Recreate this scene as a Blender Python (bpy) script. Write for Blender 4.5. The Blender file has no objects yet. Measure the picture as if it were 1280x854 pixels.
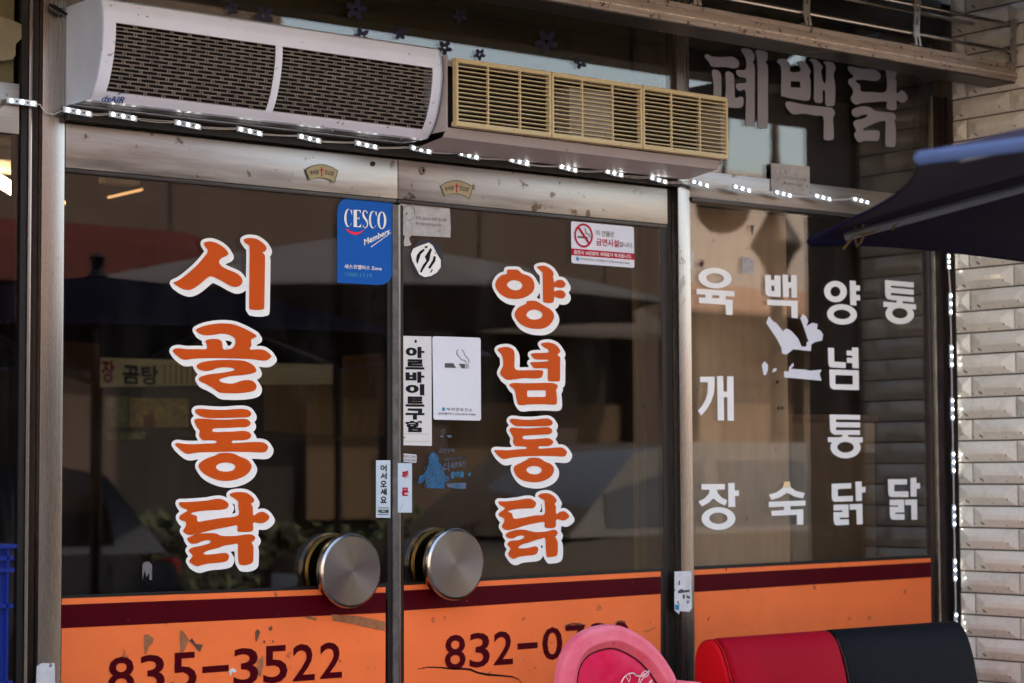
import bpy, bmesh, math, random
import numpy as np
from mathutils import Vector, Matrix
random.seed(7)
R = math.radians
S = bpy.context.scene
COL = S.collection

# ------------------------------------------------------------------ camera
CAM = np.array([-2.19568508, -4.27110763, 1.3])
ROT = np.array([[0.7771061, -0.03514316, -0.62838768],
                [-0.62935145, -0.05097859, -0.77544693],
                [-0.00478266, 0.99808123, -0.06173317]])
FPX = 2700.0
cd = bpy.data.cameras.new('camera')
cam = bpy.data.objects.new('camera', cd)
COL.objects.link(cam)
m4 = Matrix.Identity(4)
for i in range(3):
    for j in range(3):
        m4[i][j] = float(ROT[i, j])
    m4[i][3] = float(CAM[i])
cam.matrix_world = m4
cd.sensor_width = 36
cd.lens = 36 * FPX / 1280
cd.clip_start = 0.05
cd.clip_end = 500
cd.dof.use_dof = True
cd.dof.focus_distance = 5.1
cd.dof.aperture_fstop = 4.2
S.camera = cam

# ------------------------------------------------------------------ sky, sun, exposure
w = bpy.data.worlds.new('World')
S.world = w
w.use_nodes = True
nt = w.node_tree
bg = nt.nodes['Background']
sky = nt.nodes.new('ShaderNodeTexSky')
sky.sky_type = 'NISHITA'
sky.sun_disc = False
SUN_EL, SUN_AZ = 48, 20          # sun stands behind the shop: the front lies in open shade
sky.sun_elevation = R(SUN_EL)
sky.sun_rotation = R(SUN_AZ)
sky.dust_density = 3.0
sky.air_density = 1.2
nt.links.new(sky.outputs[0], bg.inputs[0])
bg.inputs[1].default_value = 0.15
sl = bpy.data.lights.new('sun', 'SUN')
sl.energy = 3.0
sl.angle = R(0.5)
sl.color = (1, 0.95, 0.87)
sun = bpy.data.objects.new('sun', sl)
COL.objects.link(sun)
sd = Vector((math.sin(R(SUN_AZ)) * math.cos(R(SUN_EL)), math.cos(R(SUN_AZ)) * math.cos(R(SUN_EL)), math.sin(R(SUN_EL))))
sun.rotation_euler = sd.to_track_quat('Z', 'Y').to_euler()
S.view_settings.view_transform = 'Standard'
S.view_settings.look = 'None'
S.view_settings.gamma = 1
S.view_settings.exposure = 2.88
S.view_settings.use_white_balance = True
S.view_settings.white_balance_temperature = 7600
S.view_settings.white_balance_tint = 13
S.cycles.max_bounces = 10
S.cycles.transparent_max_bounces = 24
S.cycles.sample_clamp_indirect = 4

# ------------------------------------------------------------------ measured points
def G(px, py, Y=0.0):
    """point of the plane y=Y that was measured in the photograph at (px, py)"""
    d = ROT @ np.array([px - 640.0, -(py - 427.0), -FPX])
    t = (Y - CAM[1]) / d[1]
    return Vector([float(v) for v in CAM + t * d])
def GX(px, py, X):
    d = ROT @ np.array([px - 640.0, -(py - 427.0), -FPX])
    t = (X - CAM[0]) / d[0]
    return Vector([float(v) for v in CAM + t * d])
def V(px, py, Y):
    """street side: point seen mirrored in the shop glass, at y=-Y"""
    p = G(px, py, Y)
    return Vector((p.x, -p.y, p.z))

# ------------------------------------------------------------------ materials
MATS = {}
def mat(name, col, rough=0.6, metal=0.0, var=0.12, vscale=12.0, bump=0.0, bscale=60.0, stretch=(1, 1, 1),
        emit=0.0, spots=0.0, spotcol=(0.1, 0.08, 0.06), spotscale=40.0, coat=0.0, spec=0.3, col2=None, aniso=0.0, transl=0.0, rvar=0.0):
    if name in MATS:
        return MATS[name]
    m = bpy.data.materials.new(name)
    m.use_nodes = True
    n, l = m.node_tree.nodes, m.node_tree.links
    b = n['Principled BSDF']
    b.inputs['Roughness'].default_value = rough
    b.inputs['Metallic'].default_value = metal
    b.inputs['Specular IOR Level'].default_value = spec
    b.inputs['Coat Weight'].default_value = coat
    if aniso:
        b.inputs['Anisotropic'].default_value = aniso
        tg = n.new('ShaderNodeTangent'); tg.direction_type = 'RADIAL'; tg.axis = 'Z'
        l.new(tg.outputs[0], b.inputs['Tangent'])
    tc = n.new('ShaderNodeTexCoord')
    mp = n.new('ShaderNodeMapping')
    mp.inputs['Scale'].default_value = stretch
    l.new(tc.outputs['Object'], mp.inputs[0])
    nz = n.new('ShaderNodeTexNoise')
    nz.inputs['Scale'].default_value = vscale
    nz.inputs['Detail'].default_value = 6
    nz.inputs['Roughness'].default_value = 0.65
    l.new(mp.outputs[0], nz.inputs[0])
    mr = n.new('ShaderNodeMapRange')
    mr.inputs[1].default_value = 0.3; mr.inputs[2].default_value = 0.7
    l.new(nz.outputs[0], mr.inputs[0])
    mx = n.new('ShaderNodeMix'); mx.data_type = 'RGBA'
    c2 = col2 if col2 else tuple(min(1, c * (1 + var)) for c in col)
    c1 = tuple(c * (1 - var) for c in col) if not col2 else col
    mx.inputs['A'].default_value = (*c1, 1)
    mx.inputs['B'].default_value = (*c2, 1)
    l.new(mr.outputs[0], mx.inputs[0])
    out = mx.outputs['Result']
    if spots:
        n2 = n.new('ShaderNodeTexNoise')
        n2.inputs['Scale'].default_value = spotscale
        n2.inputs['Detail'].default_value = 3
        l.new(tc.outputs['Object'], n2.inputs[0])
        r2 = n.new('ShaderNodeMapRange')
        r2.inputs[1].default_value = 0.72 - spots * 0.12; r2.inputs[2].default_value = 0.76 - spots * 0.1
        l.new(n2.outputs[0], r2.inputs[0])
        m2 = n.new('ShaderNodeMix'); m2.data_type = 'RGBA'
        m2.inputs['B'].default_value = (*spotcol, 1)
        l.new(r2.outputs[0], m2.inputs[0]); l.new(out, m2.inputs['A'])
        out = m2.outputs['Result']
    l.new(out, b.inputs['Base Color'])
    if rvar:
        r3 = n.new('ShaderNodeMapRange')
        r3.inputs[1].default_value = 0.3; r3.inputs[2].default_value = 0.7
        r3.inputs[3].default_value = max(0.03, rough - rvar); r3.inputs[4].default_value = rough + rvar
        l.new(nz.outputs[0], r3.inputs[0]); l.new(r3.outputs[0], b.inputs['Roughness'])
    if bump:
        n3 = n.new('ShaderNodeTexNoise')
        n3.inputs['Scale'].default_value = bscale
        n3.inputs['Detail'].default_value = 4
        l.new(mp.outputs[0], n3.inputs[0])
        bp = n.new('ShaderNodeBump')
        bp.inputs['Strength'].default_value = bump
        bp.inputs['Distance'].default_value = 0.01
        l.new(n3.outputs[0], bp.inputs['Height']); l.new(bp.outputs[0], b.inputs['Normal'])
    if emit:
        b.inputs['Emission Strength'].default_value = emit
        b.inputs['Emission Color'].default_value = (*col, 1)
    if transl:
        tr = n.new('ShaderNodeBsdfTranslucent')
        l.new(out, tr.inputs[0])
        ms = n.new('ShaderNodeMixShader'); ms.inputs[0].default_value = transl
        l.new(b.outputs[0], ms.inputs[1]); l.new(tr.outputs[0], ms.inputs[2])
        l.new(ms.outputs[0], n['Material Output'].inputs[0])
    MATS[name] = m
    return m

def glass(name, tint, r0=0.045, wav=0.0):
    m = bpy.data.materials.new(name); m.use_nodes = True
    n, l = m.node_tree.nodes, m.node_tree.links
    n.remove(n['Principled BSDF'])
    lw = n.new('ShaderNodeLayerWeight'); lw.inputs[0].default_value = 0.5
    pw = n.new('ShaderNodeMath'); pw.operation = 'POWER'; pw.inputs[1].default_value = 5
    l.new(lw.outputs['Facing'], pw.inputs[0])
    ma = n.new('ShaderNodeMath'); ma.operation = 'MULTIPLY_ADD'
    ma.inputs[1].default_value = 1 - r0; ma.inputs[2].default_value = r0
    l.new(pw.outputs[0], ma.inputs[0])
    t = n.new('ShaderNodeBsdfTransparent'); t.inputs[0].default_value = (*tint, 1)
    g = n.new('ShaderNodeBsdfGlossy'); g.inputs['Roughness'].default_value = 0.0
    g.inputs[0].default_value = (1, 1, 1, 1)
    if wav:
        tc = n.new('ShaderNodeTexCoord'); nz = n.new('ShaderNodeTexNoise'); nz.inputs['Scale'].default_value = 1.5
        nz.inputs['Detail'].default_value = 0
        l.new(tc.outputs['Object'], nz.inputs[0])
        bp = n.new('ShaderNodeBump'); bp.inputs['Strength'].default_value = wav; bp.inputs['Distance'].default_value = 0.01
        l.new(nz.outputs[0], bp.inputs['Height']); l.new(bp.outputs[0], g.inputs['Normal'])
    ms = n.new('ShaderNodeMixShader')
    l.new(ma.outputs[0], ms.inputs[0]); l.new(t.outputs[0], ms.inputs[1]); l.new(g.outputs[0], ms.inputs[2])
    out = ms.outputs[0]
    if wav:
        tc2 = n.new('ShaderNodeTexCoord'); mp2 = n.new('ShaderNodeMapping'); mp2.inputs['Scale'].default_value = (9, 9, 2.2); mp2.inputs['Rotation'].default_value = (0, 0.35, 0)
        l.new(tc2.outputs['Object'], mp2.inputs[0])
        n2 = n.new('ShaderNodeTexNoise'); n2.inputs['Scale'].default_value = 1.0; n2.inputs['Detail'].default_value = 9; n2.inputs['Roughness'].default_value = 0.72
        l.new(mp2.outputs[0], n2.inputs[0])
        r2 = n.new('ShaderNodeMapRange'); r2.inputs[1].default_value = 0.48; r2.inputs[2].default_value = 0.78; r2.inputs[4].default_value = 0.018
        l.new(n2.outputs[0], r2.inputs[0])
        n3 = n.new('ShaderNodeTexNoise'); n3.inputs['Scale'].default_value = 260; n3.inputs['Detail'].default_value = 1
        l.new(tc2.outputs['Object'], n3.inputs[0])
        r3 = n.new('ShaderNodeMapRange'); r3.inputs[1].default_value = 0.735; r3.inputs[2].default_value = 0.76; r3.inputs[4].default_value = 0.10
        l.new(n3.outputs[0], r3.inputs[0])
        ad = n.new('ShaderNodeMath'); ad.operation = 'ADD'; l.new(r2.outputs[0], ad.inputs[0]); l.new(r3.outputs[0], ad.inputs[1])
        df = n.new('ShaderNodeBsdfDiffuse'); df.inputs[0].default_value = (0.5, 0.47, 0.43, 1)
        m3 = n.new('ShaderNodeMixShader'); l.new(ad.outputs[0], m3.inputs[0]); l.new(out, m3.inputs[1]); l.new(df.outputs[0], m3.inputs[2])
        out = m3.outputs[0]
    l.new(out, n['Material Output'].inputs[0])
    return m

STEEL = mat('brushed_steel', (0.37, 0.335, 0.305), 0.36, 1.0, var=0.26, vscale=3.2, stretch=(1, 1, 14), rvar=0.08,
            spots=0.6, spotcol=(0.16, 0.12, 0.09), spotscale=26, bump=0.03, bscale=70)
STEELV = mat('brushed_steel_post', (0.39, 0.345, 0.305), 0.27, 1.0, var=0.035, vscale=9, stretch=(60, 60, 0.5), rvar=0.03,
             spots=0.15, spotcol=(0.24, 0.20, 0.17), spotscale=60)
STEELD = mat('dull_dark_steel', (0.07, 0.06, 0.055), 0.4, 0.9, var=0.2, vscale=8, stretch=(1, 1, 6))
RAILM = mat('weathered_rail_metal', (0.40, 0.33, 0.28), 0.42, 0.45, var=0.22, vscale=14, stretch=(1, 1, 8), spots=0.8,
            spotcol=(0.12, 0.08, 0.06), spotscale=45, bump=0.15, bscale=80, rvar=0.1)
CHROME = mat('chromed_pipe', (0.42, 0.38, 0.36), 0.22, 1.0, var=0.1, vscale=20, spots=0.5, spotcol=(0.2, 0.12, 0.08))
BLACKF = mat('black_rubber_frame', (0.010, 0.009, 0.008), 0.45, var=0.3, vscale=30)
BROWNF = mat('dark_brown_frame', (0.020, 0.013, 0.012), 0.35, 0.3, var=0.25, vscale=15, stretch=(8, 8, 1))
SEAL = mat('clear_grey_seal', (0.10, 0.095, 0.09), 0.25, var=0.4, vscale=30, stretch=(1, 1, 1))
WHITEV = mat('white_vinyl', (0.76, 0.745, 0.71), 0.45, var=0.03, vscale=20, spots=0.15, spotcol=(0.5, 0.46, 0.4), spec=0.1, spotscale=120)
GREYV = mat('grey_vinyl', (0.27, 0.265, 0.30), 0.5, var=0.05, vscale=20, spots=0.2, spotcol=(0.15, 0.15, 0.16), spec=0.1, spotscale=90)
ORANGEV = mat('orange_vinyl', (0.54, 0.072, 0.007), 0.4, var=0.05, vscale=10, spots=0.12, spotcol=(0.2, 0.05, 0.02), spec=0.12, spotscale=100)
FILMO = mat('orange_film', (0.86, 0.175, 0.050), 0.42, var=0.10, vscale=3.0, spots=0.45, spotcol=(0.45, 0.11, 0.04), spec=0.12, spotscale=28,
            bump=0.02, bscale=12)
MAROON = mat('maroon_film', (0.065, 0.0004, 0.004), 0.4, var=0.12, vscale=8, spots=0.1, spotcol=(0.2, 0.05, 0.05), spec=0.08)
INK = mat('black_print', (0.007, 0.007, 0.008), 0.5, var=0.1, spec=0.1)
INKD = mat('dark_grey_print', (0.07, 0.065, 0.06), 0.6, var=0.2)
REDP = mat('red_print', (0.40, 0.004, 0.03), 0.45, var=0.05, spec=0.1)
REDB = mat('bright_red_print', (0.8, 0.01, 0.02), 0.45, var=0.05)
BLUEP = mat('blue_sticker', (0.0, 0.085, 0.36), 0.4, var=0.05, vscale=5, spec=0.1)
CYANP = mat('cyan_print', (0.02, 0.22, 0.38), 0.5, var=0.1)
PAPERW = mat('white_sticker', (0.62, 0.63, 0.67), 0.45, var=0.03, vscale=8, spec=0.15)
PAPERB = mat('pale_blue_sticker', (0.46, 0.54, 0.60), 0.45, var=0.04, vscale=8, spec=0.15)
TAN = mat('tan_sticker', (0.34, 0.26, 0.14), 0.5, var=0.06)
GREENP = mat('olive_print', (0.12, 0.13, 0.06), 0.5)
TAPE = mat('old_white_tape', (0.6, 0.6, 0.6), 0.6, var=0.2, vscale=30, spots=0.8, spotcol=(0.15, 0.15, 0.16), spotscale=60)
WORN = mat('worn_clear_label', (0.37, 0.35, 0.33), 0.6, var=0.18, vscale=40, spots=0.5, spotcol=(0.25, 0.2, 0.18), spotscale=50)
GLASS = glass('tinted_door_glass', (0.62, 0.60, 0.57), 0.048, 0.02)
GLASSC = glass('window_glass', (0.90, 0.89, 0.87), 0.050, 0.02)
GLASSR = glass('car_glass', (0.35, 0.38, 0.4), 0.06)

# ------------------------------------------------------------------ object helpers
def link(o, parent=None):
    COL.objects.link(o)
    if parent is not None:
        o.parent = parent
    return o
def tagp(o, label=None, cat=None, group=None, kind=None):
    if label: o['label'] = label
    if cat: o['category'] = cat
    if group: o['group'] = group
    if kind: o['kind'] = kind
    return o
def thing(name, label, cat, group=None, loc=(0, 0, 0)):
    e = bpy.data.objects.new(name, None)
    e.empty_display_size = 0.1
    e.location = loc
    link(e)
    return tagp(e, label, cat, group)
def rel(parent, vs):
    if parent is None:
        return vs
    o = parent
    off = Vector((0, 0, 0))
    while o is not None:
        off += Vector(o.location); o = o.parent
    return [Vector(v) - off for v in vs]
def mesh(name, vs, fs, m, parent=None, smooth=False, label=None):
    me = bpy.data.meshes.new(name)
    me.from_pydata([tuple(v) for v in rel(parent, vs)], [], fs)
    me.materials.append(m)
    if smooth:
        me.polygons.foreach_set('use_smooth', [True] * len(me.polygons))
    me.update()
    o = bpy.data.objects.new(name, me)
    link(o, parent)
    if label: o['label'] = label
    return o
class MB:
    def __init__(s): s.v = []; s.f = []
    def add(s, vs, fs):
        k = len(s.v); s.v += [Vector(v) for v in vs]; s.f += [tuple(i + k for i in f) for f in fs]; return s
    def box(s, a, b, bev=0.0):
        x0, y0, z0 = [min(a[i], b[i]) for i in range(3)]; x1, y1, z1 = [max(a[i], b[i]) for i in range(3)]
        if bev <= 0:
            vs = [(x0, y0, z0), (x1, y0, z0), (x1, y1, z0), (x0, y1, z0), (x0, y0, z1), (x1, y0, z1), (x1, y1, z1), (x0, y1, z1)]
            return s.add(vs, [(0, 3, 2, 1), (4, 5, 6, 7), (0, 1, 5, 4), (1, 2, 6, 5), (2, 3, 7, 6), (3, 0, 4, 7)])
        bm = bmesh.new()
        bmesh.ops.create_cube(bm, size=1)
        for v in bm.verts:
            v.co = Vector(((x0 + x1) / 2 + v.co.x * (x1 - x0), (y0 + y1) / 2 + v.co.y * (y1 - y0), (z0 + z1) / 2 + v.co.z * (z1 - z0)))
        bmesh.ops.bevel(bm, geom=bm.edges[:], offset=min(bev, (x1 - x0) * .45, (y1 - y0) * .45, (z1 - z0) * .45), segments=2, affect='EDGES', profile=0.6)
        bm.verts.index_update()
        s.add([v.co.copy() for v in bm.verts], [tuple(v.index for v in f.verts) for f in bm.faces])
        bm.free()
        return s
    def tube(s, pts, r, seg=8, cap=True):
        pts = [Vector(p) for p in pts]
        rs = r if isinstance(r, (list, tuple)) else [r] * len(pts)
        rings = []
        up = None
        for i, p in enumerate(pts):
            d = (pts[min(i + 1, len(pts) - 1)] - pts[max(i - 1, 0)]).normalized()
            if up is None:
                up = Vector((0, 0, 1)) if abs(d.z) < .9 else Vector((1, 0, 0))
            a = d.cross(up).normalized(); b2 = a.cross(d).normalized(); up = b2
            rings.append([p + (a * math.cos(2 * math.pi * k / seg) + b2 * math.sin(2 * math.pi * k / seg)) * rs[i] for k in range(seg)])
        vs = [v for rg in rings for v in rg]
        fs = [(i * seg + k, i * seg + (k + 1) % seg, (i + 1) * seg + (k + 1) % seg, (i + 1) * seg + k) for i in range(len(pts) - 1) for k in range(seg)]
        if cap:
            fs += [tuple(range(seg))[::-1], tuple((len(pts) - 1) * seg + k for k in range(seg))]
        return s.add(vs, fs)
    def prism(s, poly, axis, a, b):
        """poly in the plane across axis ('x': (y,z), 'y': (x,z), 'z': (x,y)), extruded from a to b"""
        def mk(p, t):
            return {'x': (t, p[0], p[1]), 'y': (p[0], t, p[1]), 'z': (p[0], p[1], t)}[axis]
        n = len(poly)
        vs = [mk(p, a) for p in poly] + [mk(p, b) for p in poly]
        fs = [(i, (i + 1) % n, n + (i + 1) % n, n + i) for i in range(n)] + [tuple(range(n))[::-1], tuple(range(n, 2 * n))]
        return s.add(vs, fs)
    def lathe(s, prof, c, axis='z', seg=40):
        """prof: (radius, height) list around axis through c"""
        vs = []
        for (r, h) in prof:
            for k in range(seg):
                t = 2 * math.pi * k / seg
                a, b2 = r * math.cos(t), r * math.sin(t)
                vs.append(Vector(c) + {'z': Vector((a, b2, h)), 'y': Vector((a, h, b2)), 'x': Vector((h, a, b2))}[axis])
        fs = [(i * seg + k, i * seg + (k + 1) % seg, (i + 1) * seg + (k + 1) % seg, (i + 1) * seg + k) for i in range(len(prof) - 1) for k in range(seg)]
        return s.add(vs, fs)
    def make(s, name, m, parent=None, smooth=False, label=None, kind=None, weld=False):
        o = mesh(name, s.v, s.f, m, parent, False, label)
        bm = bmesh.new(); bm.from_mesh(o.data)
        if weld: bmesh.ops.remove_doubles(bm, verts=bm.verts[:], dist=1e-5)
        bmesh.ops.recalc_face_normals(bm, faces=bm.faces[:])
        bm.to_mesh(o.data); bm.free()
        if smooth:
            try: o.data.shade_smooth()
            except Exception: pass
            o.data.polygons.foreach_set('use_smooth', [True] * len(o.data.polygons))
            if smooth != 'all':
                bm = bmesh.new(); bm.from_mesh(o.data)
                for e in bm.edges:
                    if len(e.link_faces) == 2 and e.calc_face_angle(0) > R(38): e.smooth = False
                bm.to_mesh(o.data); bm.free()
        if kind: o['kind'] = kind
        return o
def box(name, a, b, m, parent=None, bev=0.0, label=None, kind=None):
    return MB().box(a, b, bev).make(name, m, parent, smooth=bool(bev), label=label, kind=kind)

# ------------------------------------------------------------------ flat print: outlines measured on the pane
def spline(pts, n=5):
    P = np.array(pts, float); N = len(P); out = []
    for i in range(N):
        p0, p1, p2, p3 = P[i - 1], P[i], P[(i + 1) % N], P[(i + 2) % N]
        for k in range(n):
            t = k / n
            out.append(0.5 * ((2 * p1) + (-p0 + p2) * t + (2 * p0 - 5 * p1 + 4 * p2 - p3) * t * t + (-p0 + 3 * p1 - 3 * p2 + p3) * t ** 3))
    return np.array(out)
def ell(cx, cy, rx, ry, rot=0, n=40):
    t = np.linspace(0, 2 * np.pi, n, endpoint=False)
    x, y = rx * np.cos(t), ry * np.sin(t)
    c, s = math.cos(R(rot)), math.sin(R(rot))
    return np.stack([cx + x * c - y * s, cy + x * s + y * c], 1)
def psdf(P, X, Y):
    A = P; B = np.roll(P, -1, 0)
    d = np.full(X.shape, 1e9); ins = np.zeros(X.shape, bool)
    for (ax, ay), (bx, by) in zip(A, B):
        ex, ey = bx - ax, by - ay
        L = ex * ex + ey * ey
        if L < 1e-9: continue
        t = np.clip(((X - ax) * ex + (Y - ay) * ey) / L, 0, 1)
        d = np.minimum(d, (X - ax - t * ex) ** 2 + (Y - ay - t * ey) ** 2)
        c = ((ay > Y) != (by > Y))
        with np.errstate(divide='ignore', invalid='ignore'):
            xi = ax + (Y - ay) * ex / (ey if abs(ey) > 1e-12 else 1e-12)
        ins ^= c & (X < xi)
    return np.where(ins, -1, 1) * np.sqrt(d)
def field_mesh(name, adds, holes, org, sc, m, parent, Y, off=0.0, sweep=None, step=0.7, label=None, solid=None):
    adds = [(np.array(a) / sc + org) for a in adds]; holes = [(np.array(h) / sc + org) for h in holes]
    allp = np.concatenate(adds)
    pad = off + 2 * step + (max(abs(sweep[0]), abs(sweep[1])) if sweep else 0)
    x0, y0 = allp.min(0) - pad; x1, y1 = allp.max(0) + pad
    xs = np.arange(x0, x1 + step, step); ys = np.arange(y0, y1 + step, step)
    X, Yg = np.meshgrid(xs, ys)
    def F(dx, dy):
        f = np.full(X.shape, 1e9)
        for a in adds: f = np.minimum(f, psdf(a, X - dx, Yg - dy))
        for h in holes: f = np.maximum(f, -psdf(h, X - dx, Yg - dy))
        return f
    f = F(0, 0)
    if sweep:
        for k in range(1, 5): f = np.minimum(f, F(sweep[0] * k / 4, sweep[1] * k / 4))
    f = f - off
    f[0, :] = f[-1, :] = 1; f[:, 0] = f[:, -1] = 1
    f = np.where(np.abs(f) < 1e-6, 1e-6, f)
    vs, fs, idx = [], [], {}
    def vid(key, x, y):
        if key not in idx:
            idx[key] = len(vs); vs.append((x, y))
        return idx[key]
    ny, nx = f.shape
    ins = f < 0
    for j in range(ny - 1):
        i = 0
        row = ins[j, :-1] & ins[j, 1:] & ins[j + 1, :-1] & ins[j + 1, 1:]
        anyr = ins[j, :-1] | ins[j, 1:] | ins[j + 1, :-1] | ins[j + 1, 1:]
        while i < nx - 1:
            if row[i]:
                k = i
                while k < nx - 1 and row[k]: k += 1
                fs.append((vid((0, i, j), xs[i], ys[j]), vid((0, k, j), xs[k], ys[j]), vid((0, k, j + 1), xs[k], ys[j + 1]), vid((0, i, j + 1), xs[i], ys[j + 1])))
                i = k; continue
            if anyr[i]:
                c = [(i, j), (i + 1, j), (i + 1, j + 1), (i, j + 1)]
                poly = []
                for q in range(4):
                    a, b = c[q], c[(q + 1) % 4]
                    fa, fb = f[a[1], a[0]], f[b[1], b[0]]
                    if fa < 0: poly.append(vid((0, a[0], a[1]), xs[a[0]], ys[a[1]]))
                    if (fa < 0) != (fb < 0):
                        t = fa / (fa - fb)
                        k = (1,) + tuple(sorted([a, b]))
                        poly.append(vid(k, xs[a[0]] + t * (xs[b[0]] - xs[a[0]]), ys[a[1]] + t * (ys[b[1]] - ys[a[1]])))
                if len(poly) >= 3: fs.append(tuple(poly))
            i += 1
    pts = [G(x, y, Y) for x, y in vs]
    return mesh(name, pts, [f_[::-1] for f_ in fs], m, parent, label=label)
def flat(name, pts, m, parent, Y=-0.001, label=None, sm=0):
    """flat cut-out from measured outline points"""
    P = spline(pts, sm) if sm else np.array(pts, float)
    vs = [G(x, y, Y) for x, y in P]
    from mathutils.geometry import tessellate_polygon
    tr = tessellate_polygon([[Vector((x, -y, 0)) for x, y in P]])
    return mesh(name, vs, [tuple(t) for t in tr], m, parent, label=label)
def rrect(q, r, n=4):
    """quad with rounded corners (r in fractions of the sides)"""
    q = [np.array(p, float) for p in q]
    out = []
    for i in range(4):
        p, a, b = q[i], q[i - 1], q[(i + 1) % 4]
        rr = r[i] if isinstance(r, (list, tuple)) else r
        if rr <= 0: out.append(p); continue
        L = min(np.linalg.norm(a - p), np.linalg.norm(b - p)) * rr
        s = p + (a - p) / np.linalg.norm(a - p) * L; e = p + (b - p) / np.linalg.norm(b - p) * L
        for k in range(n + 1):
            t = k / n
            out.append((1 - t) ** 2 * s + 2 * t * (1 - t) * p + t * t * e)
    return [tuple(p) for p in out]
def textmesh(body, bold=0.0, shear=0.0, spacing=1.0):
    c = bpy.data.curves.new('t', 'FONT'); c.body = body; c.resolution_u = 3; c.offset = bold; c.shear = shear; c.space_character = spacing
    o = bpy.data.objects.new('t', c); COL.objects.link(o)
    dg = bpy.context.evaluated_depsgraph_get(); dg.update()
    me = bpy.data.meshes.new_from_object(o.evaluated_get(dg))
    V2 = np.array([(v.co.x, v.co.y) for v in me.vertices]) if len(me.vertices) else np.zeros((0, 2))
    F2 = [tuple(p.vertices) for p in me.polygons]
    bpy.data.objects.remove(o); bpy.data.curves.remove(c); bpy.data.meshes.remove(me)
    return V2, F2
def text(name, body, quad, m, parent, Y=-0.002, bold=0.0, shear=0.0, label=None, fn=None, spacing=1.0):
    """lettering fitted into a measured quad (tl, tr, br, bl)"""
    V2, F2 = textmesh(body, bold, shear, spacing)
    if not len(V2): return None
    lo, hi = V2.min(0), V2.max(0)
    U = (V2 - lo) / np.maximum(hi - lo, 1e-6)
    tl, tr, br, bl = [np.array(p, float) for p in quad]
    P = [(1 - u) * v * tl + u * v * tr + u * (1 - v) * br + (1 - u) * (1 - v) * bl for u, v in U]
    vs = [fn(p[0], p[1]) for p in P] if fn else [G(p[0], p[1], Y) for p in P]
    return mesh(name, vs, F2, m, parent, label=label)

def stroke(pts, wd, n=4):
    P = np.array(pts, float)
    Q = []
    for i in range(len(P) - 1):
        p0, p1, p2, p3 = P[max(i - 1, 0)], P[i], P[i + 1], P[min(i + 2, len(P) - 1)]
        for k in range(n):
            t = k / n
            Q.append(0.5 * ((2 * p1) + (-p0 + p2) * t + (2 * p0 - 5 * p1 + 4 * p2 - p3) * t * t + (-p0 + 3 * p1 - 3 * p2 + p3) * t ** 3))
    Q.append(P[-1]); Q = np.array(Q)
    T = np.gradient(Q, axis=0); T /= np.maximum(np.linalg.norm(T, axis=1, keepdims=True), 1e-6)
    N = np.stack([-T[:, 1], T[:, 0]], 1)
    ws = np.array([wd] * len(Q)) if not callable(wd) else np.array([wd(i / (len(Q) - 1)) for i in range(len(Q))])
    return Q + N * ws[:, None] / 2, Q - N * ws[:, None] / 2
def ribbon(name, pts, wd, m, parent, Y, fn=None, label=None):
    a, b = stroke(pts, wd)
    f = fn or (lambda x, y: G(x, y, Y))
    n = len(a)
    return mesh(name, [f(*p) for p in a] + [f(*p) for p in b], [(i, i + 1, n + i + 1, n + i) for i in range(n - 1)], m, parent, label=label)

# ================================================================== SETTING: ground, street, building shells
ASPH = mat('asphalt', (0.045, 0.043, 0.041), 0.9, var=0.25, vscale=3, bump=0.4, bscale=150)
PAVE = mat('pavement_slab', (0.16, 0.145, 0.135), 0.85, var=0.2, vscale=4, bump=0.2, bscale=60, spots=0.3)
box('ground', (-150, -150, -0.4), (150, 150, -0.16), mat('earth', (0.1, 0.09, 0.08), 0.9), kind='structure')
box('road', (-60, -9.6, -0.158), (60, -3.6, -0.13), ASPH, kind='structure')
box('pavement', (-60, -3.5, -0.15), (60, -0.003, 0.0), PAVE, kind='structure')
box('kerb', (-60, -3.6, -0.15), (60, -3.503, 0.003), mat('kerb_stone', (0.3, 0.29, 0.27), 0.8), kind='structure', bev=0.01)
box('far_pavement', (-60, -12.0, -0.15), (60, -9.6, 0.0), PAVE, kind='structure')
WALLC = mat('render_wall_brown', (0.14, 0.105, 0.09), 0.85, var=0.12, vscale=3, bump=0.1)
# the shop's own building: shell with interior
sh = thing('shop_building', 'upper storeys of the restaurant building, brown wall above the shopfront', 'building')
box('wall', (-6, 0.02, 2.75), (3.6, 9, 8.6), WALLC, sh)
box('wall', (3.05, -0.02, -0.1), (3.6, 9, 2.748), WALLC, sh)
box('wall', (-6, 0.02, -0.1), (-1.2, 0.2, 2.748), WALLC, sh)
INTW = mat('interior_brown_wall', (0.075, 0.045, 0.03), 0.8, var=0.2, vscale=3)
INTD = mat('interior_dark_wall', (0.03, 0.022, 0.018), 0.8, var=0.3, vscale=3)
box('interior_floor', (-1.19, 0.2, -0.1), (3.04, 5, 0.0), mat('interior_tile', (0.07, 0.05, 0.04), 0.4), kind='structure')
box('interior_wall', (-1.19, 4.9, 0.0), (3.04, 5.0, 2.74), INTD, kind='structure')
box('interior_wall', (-1.3, 0.2, 0.0), (-1.2, 5.0, 2.74), INTW, kind='structure')
box('interior_wall', (2.99, 0.2, 0.0), (3.045, 5.0, 2.74), INTD, kind='structure')
box('interior_ceiling', (-1.19, 0.2, 2.6), (2.98, 4.89, 2.7), mat('interior_ceiling_board', (0.16, 0.12, 0.1), 0.8), kind='structure')

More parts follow.
